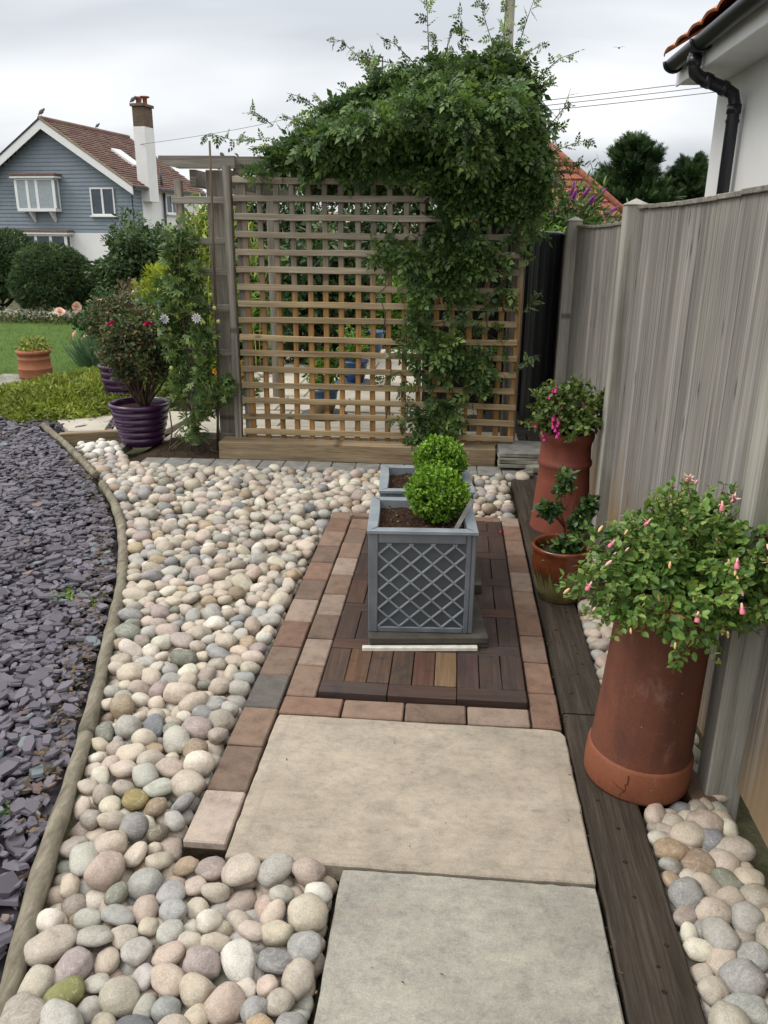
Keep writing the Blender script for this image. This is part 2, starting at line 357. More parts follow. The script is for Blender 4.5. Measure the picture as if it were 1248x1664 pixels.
def brick_m():
    m = M('block_paver', .9, .2); co = m.coord(); n1 = m.noise(co, 16, 8, .75); fine = m.noise(co, 300, 4, .8); chips = m.noise(co, 34, 6, .7, 1)
    c = m.mix(1.0, m.ocol(), m.ramp(n1, [(.34, (.74, .71, .68)), (.5, (1, 1, 1)), (.66, (1.2, 1.15, 1.1))]), 'MULTIPLY')
    c = m.mix(1.0, c, m.ramp(fine, [(.3, (.75,)*3), (.7, (1.2,)*3)]), 'MULTIPLY'); c = m.mix(m.rng(chips, .66, .74, 0, .55), c, (.42, .36, .31))
    m.col(c); b = m.bump(fine, .4, .003); m.bump(n1, .3, .006, b); return m.m
MAT['brick'] = brick_m()
def blockwood_m():
    m = M('hardwood_block', .62, .3); co = m.coord((1, .04, 1)); g = m.noise(co, 90, 5, .65, .3); big = m.noise(m.coord(), 9, 4, .6, .6)
    c = m.mix(1.0, m.ocol(), m.ramp(g, [(.3, (.6,)*3), (.55, (1, 1, 1)), (.75, (1.5, 1.4, 1.25))]), 'MULTIPLY')
    c = m.mix(m.rng(big, .52, .66, 0, .6), c, (.028, .024, .026)); m.col(c); m.bump(g, .3, .003); return m.m
MAT['blockwood'] = blockwood_m()
MAT['sleeper'] = wood('old_sleeper', [(.36, (.024, .018, .012)), (.5, (.048, .037, .027)), (.64, (.088, .068, .050))], 'y', 70, .04, .75, .5, .1, False)
MAT['beam'] = wood('treated_beam', [(.38, (.15, .105, .06)), (.5, (.25, .185, .11)), (.62, (.34, .26, .16))], 'x', 46, .06, .8, .35, .08)
MAT['grey_wood_z'] = wood('weathered_post', [(.38, (.13, .115, .092)), (.5, (.25, .225, .185)), (.62, (.38, .345, .29))], 'z', 60, .03)
MAT['grey_wood_x'] = wood('weathered_rail', [(.38, (.11, .098, .078)), (.5, (.22, .20, .165)), (.62, (.34, .31, .26))], 'x', 60, .03)
def slat_extra(lowc, hi=1.5, lo=.9):
    def fn(m, c):
        g = m.n('ShaderNodeNewGeometry'); sp = m.n('ShaderNodeSeparateXYZ'); m.l(g.outputs['Position'], sp.inputs[0])
        nz = m.noise(m.coord(world=True), 3.5, 3); ad = m.n('ShaderNodeMath', operation='MULTIPLY_ADD'); m.l(nz, ad.inputs[0]); ad.inputs[1].default_value = .9; m.l(sp.outputs[2], ad.inputs[2])
        return m.mix(m.rng(ad.outputs[0], lo+.45, hi+.45, 1, 0), c, m.mix(1.0, c, lowc, 'MULTIPLY'))
    return fn
MAT['slat'] = wood('trellis_slat', [(.36, (.16, .135, .10)), (.5, (.29, .25, .19)), (.64, (.42, .37, .29))], 'x', 60, .03, extra=slat_extra((1.12, .96, .70)))
MAT['batten'] = wood('trellis_batten', [(.36, (.13, .11, .085)), (.5, (.22, .19, .15)), (.64, (.32, .28, .22))], 'z', 60, .03, extra=slat_extra((1.45, .92, .42), 1.45, .95))
def fence_extra(m, c):
    g = m.n('ShaderNodeNewGeometry'); sp = m.n('ShaderNodeSeparateXYZ'); m.l(g.outputs['Position'], sp.inputs[0])
    nz = m.noise(m.coord((1, 1, .25), world=True), 7, 4, .6); a = m.n('ShaderNodeMath', operation='MULTIPLY_ADD'); m.l(nz, a.inputs[0]); a.inputs[1].default_value = 1.0; m.l(sp.outputs[2], a.inputs[2])
    c = m.mix(m.rng(a.outputs[0], .55, .95, .8, 0), c, (.26, .17, .085))
    gr = m.noise(m.coord((1, 1, .4), world=True), 3, 4, .6); return m.mix(m.rng(gr, .5, .75, 0, .35), c, m.mix(1., c, (.86, .92, .70), 'MULTIPLY'))
MAT['fence'] = wood('fence_board', [(.36, (.062, .055, .046)), (.43, (.17, .155, .135)), (.53, (.262, .243, .215)), (.64, (.41, .39, .355))], 'z', 62, .010, .85, .8, .17, True, fence_extra, g2k=1.1, g2m=.45)
MAT['fence_post'] = wood('fence_post_wood', [(.38, (.25, .235, .195)), (.5, (.37, .35, .30)), (.62, (.48, .455, .395))], 'z', 60, .03, extra=None)
MAT['log'] = wood('log_bark', [(.34, (.085, .072, .048)), (.5, (.19, .165, .12)), (.66, (.32, .285, .215))], 'y', 34, .25, .9, .5, .08, False, world=True)
def terracotta(name, a, b, dark, rough=.72, lo=.1, hi=.5, streak=.5):
    m = M(name, rough, .3); co = m.coord(rand=False); n1 = m.noise(co, 7, 5, .6, .4); n2 = m.noise(m.coord((1, 1, .3), rand=False), 11, 4, .6, .5); f_ = m.noise(co, 130, 3, .7)
    c = m.ramp(n1, [(.3, a), (.7, b)]); c = m.mix(m.rng(n2, .46, .66, 0, streak), c, dark); c = m.mix(1., c, m.ramp(f_, [(.3, (.86,)*3), (.7, (1.1,)*3)]), 'MULTIPLY')
    sp = m.vor(co, 17); c = m.mix(m.rng(sp, .02, .045, .65, 0), c, (.42, .36, .3)); sb = m.noise(m.coord((1, 1, .6), rand=False), 9.5, 7, .7, .5); c = m.mix(m.rng(sb, .60, .74, 0, .30), c, (.40, .30, .24)); m.col(c); b_ = m.bump(f_, .2, .002); m.bump(n1, .15, .01, b_); return m.m
MAT['pot_old'] = terracotta('old_chimney_pot_clay', (.115, .040, .024), (.165, .056, .031), (.055, .027, .022), .66)
MAT['pot_ring'] = terracotta('chimney_pot_collar_clay', (.19, .062, .03), (.235, .082, .04), (.12, .045, .026), .72, streak=.3)
MAT['pot_red'] = terracotta('red_chimney_pot_clay', (.175, .047, .029), (.225, .062, .037), (.13, .038, .026), .6, streak=.3)
MAT['pot_left'] = terracotta('ringed_pot_clay', (.28, .10, .05), (.34, .13, .065), (.2, .08, .045), .75, streak=.2)
def glaze_m():
    m = M('drip_glaze', .22, .5); tcn = m.n('ShaderNodeTexCoord'); sp = m.n('ShaderNodeSeparateXYZ'); m.l(tcn.outputs['Object'], sp.inputs[0])
    at = m.n('ShaderNodeMath', operation='ARCTAN2'); m.l(sp.outputs[1], at.inputs[0]); m.l(sp.outputs[0], at.inputs[1])
    cb = m.n('ShaderNodeCombineXYZ'); m.l(at.outputs[0], cb.inputs[0]); nz = m.noise(cb.outputs[0], 7.5, 2, .5); nn = m.noise(m.coord(rand=False), 14, 3)
    a = m.n('ShaderNodeMath', operation='MULTIPLY_ADD'); m.l(nz, a.inputs[0]); a.inputs[1].default_value = .26; m.l(sp.outputs[2], a.inputs[2])
    k = m.rng(a.outputs[0], .255, .275, 0, 1); rust = m.ramp(nn, [(.3, (.085, .022, .010)), (.7, (.20, .055, .018))]); gr = m.ramp(nn, [(.3, (.105, .10, .032)), (.7, (.20, .18, .07))])
    e = m.rng(a.outputs[0], .225, .255, 0, 1); m.col(m.mix(k, m.mix(e, gr, (.05, .03, .012)), rust)); return m.m
MAT['glaze'] = glaze_m()
MAT['purple'] = plain('purple_glaze', (.040, .010, .046), .24, .6, var=.15, scale=5)
MAT['lead'] = None
def lead_m():
    m = M('faux_lead', .46, .5); co = m.coord(rand=False); n1 = m.noise(co, 10, 5, .6); n2 = m.noise(m.coord((1, 1, .2), rand=False), 22, 4, .6); c = m.ramp(n1, [(.3, (.11, .124, .14)), (.7, (.17, .188, .205))])
    c = m.mix(m.rng(n2, .5, .72, 0, .35), c, (.22, .235, .25)); m.col(c); m.b.inputs['Metallic'].default_value = .25; m.rough(m.rng(n1, .3, .7, .38, .58)); m.bump(n1, .08, .004); return m.m
MAT['lead'] = lead_m()
MAT['lead_hi'] = plain('faux_lead_raised_edge', (.24, .265, .285), .45, .5, .2, .2, 10)
MAT['lead_in'] = plain('faux_lead_panel', (.065, .073, .083), .5, .45, .2, .2, 10)
MAT['darkslab'] = plain('dark_slab', (.07, .062, .05), .85, .2, var=.35, scale=12, bump=.3)
MAT['whitetile'] = plain('white_tile', (.62, .58, .50), .6, .3, var=.2, scale=30)
def pale_slab():
    m = M('pale_sandstone', .85, .2); co = m.coord(rand=False); n1 = m.noise(co, 4, 5, .6, .4); f_ = m.noise(co, 90, 3, .7)
    c = m.ramp(n1, [(.3, (.40, .36, .28)), (.55, (.50, .455, .37)), (.75, (.56, .52, .43))]); c = m.mix(1., c, m.ramp(f_, [(.3, (.88,)*3), (.7, (1.08,)*3)]), 'MULTIPLY'); c = m.hsv(c, .5, 1, m.rng(m.rnd(), 0, 1, .88, 1.08)); m.col(c); m.bump(n1, .3, .01); return m.m
MAT['paleslab'] = pale_slab()
MAT['greypaver'] = plain('grey_block', (.20, .195, .175), .88, .2, var=.3, scale=14, bump=.35)
MAT['slatestone'] = plain('grey_slate_slab', (.22, .21, .165), .75, .3, var=.35, scale=9, bump=.4)
MAT['bark'] = wood('bark', [(.3, (.05, .035, .022)), (.6, (.13, .095, .06)), (.8, (.2, .15, .1))], 'z', 30, .2, knots=False)
MAT['greenstem'] = plain('green_stem', (.12, .16, .05), .6)
MAT['redstem'] = plain('reddish_stem', (.14, .045, .03), .6)
g = leafmat
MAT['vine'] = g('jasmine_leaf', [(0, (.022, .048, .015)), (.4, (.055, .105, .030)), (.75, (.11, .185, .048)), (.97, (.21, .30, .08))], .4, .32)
MAT['passion'] = g('passion_leaf', [(0, (.03, .06, .016)), (.5, (.08, .14, .034)), (1, (.19, .26, .07))])
MAT['fuchsia'] = g('fuchsia_leaf', [(0, (.035, .080, .018)), (.4, (.085, .165, .034)), (.75, (.17, .27, .055)), (1, (.36, .42, .11))], .42)
MAT['fuchsia2'] = g('red_fuchsia_leaf', [(0, (.03, .06, .012)), (.5, (.085, .14, .028)), (.85, (.16, .21, .05)), (1, (.22, .12, .05))])
MAT['glossy'] = g('dark_pot_plant_leaf', [(0, (.018, .05, .014)), (.6, (.05, .11, .03)), (1, (.12, .18, .05))], .35)
MAT['box'] = g('box_leaf', [(0, (.012, .04, .006)), (.4, (.075, .17, .016)), (.75, (.20, .36, .035)), (1, (.34, .52, .07))], .38, .2, .4, .15)
MAT['azalea'] = g('azalea_leaf', [(0, (.025, .038, .014)), (.5, (.07, .098, .034)), (.82, (.13, .155, .05)), (1, (.21, .09, .055))])
MAT['rose_leaf'] = g('rose_leaf', [(0, (.012, .035, .010)), (.6, (.035, .085, .022)), (1, (.08, .14, .04))])
MAT['sedum'] = g('sedum_leaf', [(0, (.08, .11, .014)), (.5, (.20, .25, .03)), (.8, (.33, .35, .055)), (1, (.36, .25, .08))], .5, .15, .3, .35)
MAT['conifer'] = g('conifer_needles', [(0, (.012, .030, .010)), (.5, (.035, .075, .020)), (1, (.10, .16, .04))], .6, .1)
MAT['hedge'] = g('yew_needles', [(0, (.020, .042, .014)), (.5, (.055, .10, .032)), (1, (.12, .17, .055))], .6, .1)
MAT['shrub'] = g('dark_shrub_leaf', [(0, (.020, .042, .014)), (.6, (.06, .105, .034)), (1, (.16, .21, .09))], .4)
MAT['yellowshrub'] = g('yellow_shrub_leaf', [(0, (.14, .19, .015)), (.6, (.30, .36, .03)), (1, (.45, .48, .07))])
MAT['brightleaf'] = g('bright_leaf', [(0, (.05, .12, .015)), (.6, (.13, .25, .03)), (1, (.26, .36, .06))])
MAT['brownleaf'] = g('bronze_leaf', [(0, (.05, .04, .02)), (.5, (.10, .075, .04)), (1, (.19, .12, .07))])
MAT['bamboo'] = g('bamboo_leaf', [(0, (.09, .15, .02)), (.6, (.2, .27, .04)), (1, (.32, .36, .08))])
MAT['grass'] = g('lawn_grass', [(0, (.05, .095, .018)), (.6, (.095, .165, .03)), (1, (.19, .24, .06))], .6, .2)
MAT['bluegrass'] = g('blue_grass_blade', [(0, (.05, .10, .05)), (1, (.12, .2, .10))])
MAT['deadleaf'] = g('dead_leaf', [(0, (.2, .09, .03)), (1, (.42, .22, .08))])
MAT['pink'] = plain('pink_petal', (.72, .20, .28), .5, var=.15, scale=40); MAT['palepink'] = plain('pale_pink_petal', (.80, .42, .38), .5, var=.12)
MAT['budgreen'] = plain('bud_green', (.42, .44, .10), .5); MAT['budcream'] = plain('bud_cream', (.66, .42, .2), .5)
MAT['magenta'] = plain('magenta_petal', (.62, .03, .16), .5); MAT['violet'] = plain('violet_petal', (.52, .05, .24), .5)
MAT['peach'] = plain('peach_petal', (.86, .62, .50), .6, var=.15, scale=50); MAT['orange'] = plain('orange_petal', (.75, .30, .03), .6)
MAT['buddleia'] = plain('buddleia_petal', (.27, .05, .24), .7, var=.3, scale=20)
MAT['whitepetal'] = plain('white_petal', (.75, .74, .70), .6)
MAT['fruit'] = plain('passion_fruit', (.36, .40, .11), .5); MAT['bluefil'] = plain('passion_filament', (.22, .20, .45), .6)
MAT['white'] = plain('white_paint', (.74, .74, .72), .55, var=.04); MAT['render_w'] = plain('white_render', (.74, .73, .71), .9, .1, var=.05, scale=1.5)
MAT['blackplastic'] = plain('black_plastic', (.012, .013, .016), .34, .5, var=.1)
MAT['bluecladding'] = plain('blue_cladding', (.205, .245, .275), .6, .3, var=.06, scale=3)
MAT['glass'] = plain('window_glass', (.05, .065, .085), .08, .6, var=.3, scale=2)
MAT['curtain'] = plain('net_curtain_glass', (.30, .34, .35), .25, .5, var=.12, scale=9)
MAT['darkblue'] = plain('blue_glaze', (.035, .075, .19), .3, .5, var=.15); MAT['tan'] = plain('tan_glaze', (.25, .19, .10), .4, var=.15)
MAT['shade_wood'] = wood('shade_black_board', [(.3, (.008, .008, .009)), (.7, (.03, .028, .028))], 'z', 50, .03, knots=False)  # near-black colour carries the shade seen through the right of the trellis
def tile_m(name, stops, seed=0):
    m = M(name, .85, .2); co = m.coord(rand=False); n1 = m.noise(co, 2.2, 6, .75, .3); n2 = m.noise(co, 16, 3, .6)
    c = m.ramp(n1, stops); c = m.mix(1., c, m.ramp(n2, [(.3, (.75,)*3), (.7, (1.2,)*3)]), 'MULTIPLY'); c = m.hsv(c, .5, 1, m.rng(m.rnd(), 0, 1, .8, 1.2)); m.col(c); return m.m
MAT['rooftile'] = tile_m('brown_roof_tile', [(.3, (.10, .06, .05)), (.5, (.165, .095, .08)), (.7, (.17, .145, .08))])
MAT['redtile'] = tile_m('red_roof_tile', [(.3, (.17, .055, .04)), (.5, (.25, .085, .055)), (.7, (.30, .15, .09))])
MAT['orangetile'] = tile_m('orange_roof_tile', [(.3, (.40, .13, .06)), (.7, (.52, .2, .09))])
MAT['tantile'] = tile_m('tan_roof_tile', [(.3, (.24, .18, .12)), (.7, (.36, .29, .20))])
MAT['chbrick'] = tile_m('chimney_brick', [(.3, (.085, .060, .045)), (.7, (.17, .12, .085))])
MAT['birdgrey'] = plain('bird_feather', (.14, .14, .15), .8); MAT['wire'] = plain('wire', (.08, .08, .09), .6)
MAT['carpaint'] = plain('dark_car_paint', (.015, .018, .025), .15, .6, var=.05)

# ================================================================== ground
def height(x, y):
    k = min(1, max(0, (y-16)/14)); return -0.085-1.15*k*k*(3-2*k)
mb = MB(); xs = [-600, -120, -50, -30, -20, -14, -10, -7, -5, -3, -1.5, 0, 1.5, 3, 5, 8, 12, 20, 40, 120, 600]; ys = [-60, -10, -2, 2, 6, 10, 13, 16, 18, 20, 22, 24, 26, 28, 30, 40, 60, 120, 300, 900, 2000]
mb.add([(x, y, height(x, y)) for y in ys for x in xs], [(j*21+i, j*21+i+1, (j+1)*21+i+1, (j+1)*21+i) for j in range(20) for i in range(20)], True)
gm = M('rough_ground', .95, .1); co = gm.coord(rand=False); n1 = gm.noise(co, 1.2, 6, .7); n2 = gm.noise(co, 40, 4, .7)
gm.col(gm.mix(1., gm.ramp(n1, [(.3, (.05, .055, .025)), (.6, (.09, .085, .05)), (.8, (.07, .10, .03))]), gm.ramp(n2, [(.3, (.7,)*3), (.7, (1.3,)*3)]), 'MULTIPLY')); gm.bump(n2, .7, .02)
g_ = mb.build('ground', gm.m); g_['kind'] = 'structure'
# --- log line (edge between slate and cobbles), from near to far
EDGE = [(-.845, 1.05), (-.862, 1.19), (-.913, 1.362), (-.964, 1.553), (-1.015, 1.76), (-1.09, 2.044), (-1.174, 2.327), (-1.238, 2.537), (-1.309, 2.781), (-1.421, 3.13), (-1.554, 3.479), (-1.736, 3.901), (-1.922, 4.25), (-2.218, 4.719), (-2.529, 5.132), (-2.895, 5.618), (-3.277, 6.09)]
ex = np.array([q[0] for q in EDGE]); ey = np.array([q[1] for q in EDGE])
def edge_x(y): return np.interp(y, ey, ex)
def poly_sdf(P, poly):
    """signed distance (inside positive) and inward push direction"""
    A = np.array(poly); B = np.roll(A, -1, 0); d = B-A; AP = P[:, None]-A[None]; t = np.clip((AP*d).sum(2)/(d*d).sum(1), 0, 1); C = A+t[..., None]*d
    v = P[:, None]-C; dist = np.hypot(v[..., 0], v[..., 1]); k = dist.argmin(1); i = np.arange(len(P)); dm = dist[i, k]; vv = v[i, k]/(dm[:, None]+1e-9)
    x, y = P[:, 0], P[:, 1]; ins = np.zeros(len(P), bool)
    for (x0, y0), (x1, y1) in zip(A, B):
        c = ((y0 > y) != (y1 > y)) & (x < (x1-x0)*(y-y0)/((y1-y0) if y1 != y0 else 1e-9)+x0); ins ^= c
    s_ = np.where(ins, dm, -dm); return s_, np.where(ins[:, None], vv, -vv)
def pack(poly, rad, iters=90, k=.9, seed=1, avoid=()):
    rg = np.random.default_rng(seed); A = np.array(poly); lo, hi = A.min(0), A.max(0); n = len(rad); P = np.zeros((0, 2))
    while len(P) < n:
        Q = rg.uniform(lo, hi, (n*2, 2)); s_, _ = poly_sdf(Q, poly); P = np.concatenate([P, Q[s_ > 0]])
    P = P[:n]; rr = (rad[:, None]+rad[None])*k; np.fill_diagonal(rr, 0)
    for it in range(iters):
        D = P[:, None]-P[None]; d = np.sqrt((D**2).sum(2))+1e-6; ov = np.maximum(rr-d, 0); np.fill_diagonal(ov, 0)
        P = P+((D/d[..., None])*ov[..., None]).sum(1)*.35
        s_, v = poly_sdf(P, poly); pen = np.maximum(rad*.8-s_, 0); P = P+v*pen[:, None]*.8
        for (ax, ay, ar) in avoid:
            w_ = P-np.array([ax, ay]); dd = np.hypot(w_[:, 0], w_[:, 1])+1e-6; pen = np.maximum(ar+rad*.7-dd, 0); P = P+w_/dd[:, None]*pen[:, None]
    s_, _ = poly_sdf(P, poly); return P, s_ > 0
def pebble_meshes(nv, sub):
    res = []
    for i in range(nv):
        bm = bmesh.new(); bmesh.ops.create_icosphere(bm, subdivisions=sub, radius=1); e_ = random.uniform(.72, .95)
        ax = (random.uniform(1.0, 1.5), 1.0, random.uniform(.48, .82)); sd_ = i*13.7
        for v in bm.verts:
            q = v.co.normalized(); w_ = Vector([math.copysign(abs(t)**e_, t) for t in q]); w_ = w_.normalized()*(.6+.4*w_.length)
            k = 1+.17*noise.noise(q*1.1+Vector((sd_, 0, 0)))+.07*noise.noise(q*2.3+Vector((0, sd_, 0)))+.012*noise.noise(q*6+Vector((0, 0, sd_)))
            v.co = Vector((w_.x*ax[0]*k*(1-.13*w_.x*math.sin(sd_)), w_.y*ax[1]*k, w_.z*ax[2]*k))
        bmesh.ops.triangulate(bm, faces=bm.faces); V = np.array([v.co[:] for v in bm.verts]); F = np.array([[l.index for l in f2.verts] for f2 in bm.faces]); bm.free()
        V[:, :2] /= np.sqrt(np.abs(V[:, 0]).max()*np.abs(V[:, 1]).max()); V[:, 2] /= np.sqrt(np.abs(V[:, 0]).max()*np.abs(V[:, 1]).max())**0
        res.append((V, F))
    return res
PAL = [((.46, .395, .305), 12), ((.42, .36, .28), 12), ((.46, .375, .30), 8), ((.38, .355, .305), 10), ((.30, .29, .265), 7), ((.35, .30, .24), 7), ((.54, .49, .40), 7), ((.41, .32, .26), 5), ((.26, .25, .23), 3), ((.20, .20, .20), 1.6),
       ((.28, .21, .14), 2.5), ((.35, .26, .16), 2.0), ((.31, .25, .22), 3), ((.20, .20, .155), 1.2)]
PW = np.array([w for _, w in PAL]); PW = PW/PW.sum(); PC = np.array([c for c, _ in PAL])
def pebble_cols(n, rg, warm=0.0):
    c = PC[rg.choice(len(PC), n, p=PW)]*np.array([.99, 1.0, 1.02])*(1+rg.uniform(-.13, .13, (n, 1))); c = c*(1+rg.uniform(-.03, .03, (n, 3))); return c
NEARM = pebble_meshes(26, 4 if False else 3); FARM = pebble_meshes(14, 2)
NEAR_ME = [np_mesh('cobble_%d' % i, V, F, MAT['cobble'], smooth=True) for i, (V, F) in enumerate(NEARM)]
def cobble_bed(bedname, poly, n, seed, zc, mean=.034, avoid=(), nmax=300, special=(), white=None, upper=.62):
    """cobbles in two layers; the largest seen are single parts, the rest one mesh"""
    rg = np.random.default_rng(seed); bed = structure(bedname, (float(np.mean([q[0] for q in poly])), float(np.mean([q[1] for q in poly])), 0)); bo = np.array(bed.location)
    def radii(k): return np.clip(mean*np.exp(rg.normal(0, .20, k)), mean*.6, mean*1.42)
    ra = radii(n); Pa, ok = pack(poly, ra, seed=seed, avoid=avoid); Pa = Pa[ok]; ra = ra[ok]; za = zc+rg.uniform(-.006, .006, len(ra)); va = ra*.68
    nb = int(n*upper); rb = radii(nb)*1.05; Pb, ok = pack(poly, rb, seed=seed+50, avoid=avoid, iters=60); Pb = Pb[ok]; rb = rb[ok]; vb = rb*.68
    D = np.hypot(Pb[:, None, 0]-Pa[None, :, 0], Pb[:, None, 1]-Pa[None, :, 1]); S = rb[:, None]+ra[None]; h = za[None]+(vb[:, None]+va[None])*np.sqrt(np.maximum(1-(D/S)**2, 0)); h[D > S] = -9
    zb = np.maximum(h.max(1)-.010, zc+.012); zb = np.minimum(zb, zc+.052)
    P = np.concatenate([np.c_[Pa, za], np.c_[Pb, zb]]); rr = np.concatenate([ra, rb]); n_ = len(rr)
    C_ = pebble_cols(n_, rg)
    if white is not None:
        m_ = white(P); C_[m_] = np.array([.62, .59, .54])*(1+rg.uniform(-.1, .1, (m_.sum(), 1)))
    dist = np.sqrt(P[:, 0]**2+P[:, 1]**2+1.46**2); vis = (P[:, 1] > .85); score = rr/dist*np.where(vis, 1, .01)*np.where(P[:, 2] > zc+.008, 1.35, .8); order = np.argsort(-score); near = order[:nmax]; far = order[nmax:]
    lab_of = {}; z_ok = P[:, 2] > zc+.012
    for (x, y, z, sx, sy, sz, rz, c, lab) in special:
        dd = np.hypot(P[:, 0]-x, P[:, 1]-y)+np.where(z_ok, 0, 9)+np.abs(rr-max(sx, sy)*.9)*1.5
        i = int(dd.argmin()); z_ok[i] = False; lab_of[i] = lab; C_[i] = c
    for q, i in enumerate(near):
        o = link('cobble', NEAR_ME[int(rg.integers(len(NEAR_ME)))], bed, tuple(P[i]-bo), (rg.normal(0, .25), rg.normal(0, .25), rg.uniform(0, 6.28)), tuple(C_[i]), lab_of.get(int(i))); s_ = rr[i]; o.scale = (s_, s_, s_*rg.uniform(.85, 1.1))
    Vs = []; Fs = []; Cs = []; b = 0
    for i in far:
        V, F = FARM[int(rg.integers(len(FARM)))]; e3 = np.array(Euler((rg.normal(0, .22), rg.normal(0, .22), rg.uniform(0, 6.28))).to_matrix())
        Vs.append((V*rr[i])@e3.T+P[i]-bo); Fs.append(F+b); b += len(V); Cs.append(np.repeat(C_[i][None], len(V), 0))
    if Vs: link('cobble_field', np_mesh('cobble_field', np.concatenate(Vs), np.concatenate(Fs), MAT['cobble_far'], smooth=True, colr=np.concatenate(Cs)), bed, kind='stuff')
    mb = MB(); mb.prism([(x-bo[0], y-bo[1]) for x, y in poly], -.075, zc-.012); mb.build('bedding_soil', MAT['soil'], bed)
    return bed
off = .024
polyL = [(ex[i]+off, ey[i]) for i in range(len(EDGE)-3)]+[(-2.42, 5.06), (-2.78, 5.60), (-2.62, 5.72), (-2.42, 5.55), (-2.16, 5.08), (-1.7, 5.06), (.60, 5.06), (.56, 5.0), (.37, 5.0), (.37, 4.23), (-.66, 4.23), (-.66, 1.57), (-.243, 1.57), (-.243, 1.0), (-.80, 1.0)]
cobble_bed('cobble_bed', polyL[::-1], 1500, 3, -.047, avoid=((-2.28, 5.58, .15),), white=lambda P: (P[:, 1] > 5.28) & (P[:, 0] < -2.1),
    special=[(-.735, 1.145, -.004, .054, .034, .028, .35, (.20, .20, .075), 'mossy green stone at the near end of the cobbles'), (-.80, 1.72, .004, .052, .026, .024, 0.0, (.24, .19, .075), 'long ochre mossy stone'),
             (-.40, 1.28, .008, .034, .034, .026, 0, (.56, .53, .47), 'white speckled round stone'), (-.565, 1.13, .006, .046, .036, .03, .6, (.14, .14, .15), 'dark grey stone'),
             (-.715, 1.66, .006, .042, .032, .03, 1.2, (.17, .145, .105), 'dark brown stone'), (-.28, 1.44, .004, .044, .028, .027, 1.4, (.56, .54, .47), 'pale oval stone at the slab edge')])
polyR = [(.555, .95), (.785, .95), (.785, 3.75), (.56, 3.75)]
cobble_bed('side_cobble_bed', polyR, 275, 11, -.045, mean=.0325, avoid=((.567, 2.012, .145), (.68, 1.97, .07), (.487, 3.21, .10)), upper=.72)
# --- slate path
sp_ = structure('slate_path', (-2.2, 3.4, 0)); so = np.array([-2.2, 3.4, 0])
pl = [(x-.03, y) for x, y in EDGE]+[(-2.95, 6.0), (-2.3, 6.25), (-2.3, 6.6), (-3.1, 6.75), (-3.9, 6.55), (-4.6, 7.6), (-9, 9), (-9, .4), (-.85, .4)]
MB().prism([(x+2.2, y-3.4) for x, y in pl], -.07, -.045).build('slate_bedding', plain('slate_dust', (.03, .026, .03), .95), sp_)
ns = 12500; rg = np.random.default_rng(21); Q = []
while len(Q) < ns:
    x = rg.uniform(-6.2, -.8); y = rg.uniform(.9, 7.4)
    if (x < edge_x(y)-.04 if y < 6 else x < -2.3) and abs(math.atan2(x, y)+.084) < R(33) and poly_sdf(np.array([[x, y]]), pl)[0][0] > .02: Q.append((x, y))
Q = np.array(Q)
def chip():
    n = rg.integers(5, 8); a = np.sort(rg.uniform(0, 2*np.pi, n)*.35+np.arange(n)/n*2*np.pi*.65+0); a = np.arange(n)/n*2*np.pi+rg.uniform(-.3, .3, n); r = rg.uniform(.65, 1.1, n); s_ = rg.uniform(.45, .85)
    xy = np.c_[np.cos(a)*r, np.sin(a)*r*s_]; V = np.concatenate([np.c_[xy, np.full(n, -.11)], np.c_[xy*rg.uniform(.82, .95), rg.uniform(.07, .14, n)]])
    F = [(i, (i+1) % n, n+(i+1) % n) for i in range(n)]+[(i, n+(i+1) % n, n+i) for i in range(n)]+[(n, n+i, n+i+1) for i in range(1, n-1)]
    return V, np.array(F)
CH = [chip() for _ in range(26)]; CHM = [np_mesh('slate_chip_%d' % i, V, F, MAT['slate']) for i, (V, F) in enumerate(CH)]
sz = np.clip(.0265*np.exp(rg.normal(0, .32, ns)), .012, .06); zz = rg.uniform(-.04, -.008, ns)+sz*.1
mott = fbm(np.c_[Q, np.zeros(ns)], 1.4, 5); scol = np.array([.102, .090, .107])*(1+rg.uniform(-.32, .36, (ns, 1)))*(1+.25*mott[:, None]); bl = rg.random(ns); scol[bl < .025] = np.array([.15, .175, .18]); scol[(bl > .975)] = (.16, .115, .10)
sc_ = sz/np.sqrt((Q**2).sum(1)+2.1)*(1+(zz+.02)*14); order = np.argsort(-sc_); Vs = []; Fs = []; Cs = []; b = 0
for kk, i in enumerate(order):
    eu = Euler((rg.normal(0, .16), rg.normal(0, .16), rg.uniform(0, 6.28))); ci = int(rg.integers(len(CH))); pos = np.array([Q[i, 0], Q[i, 1], zz[i]])-so
    if kk < 300: o = link('slate_chip', CHM[ci], sp_, tuple(pos), eu, tuple(scol[i])); o.scale = (sz[i],)*3
    else:
        V, F = CH[ci]; Vs.append((V*sz[i])@np.array(eu.to_matrix()).T+pos); Fs.append(F+b); b += len(V); Cs.append(np.repeat(scol[i][None], len(V), 0))
link('slate_chippings', np_mesh('slate_chippings', np.concatenate(Vs), np.concatenate(Fs), MAT['slate_far'], colr=np.concatenate(Cs)), sp_, kind='stuff')
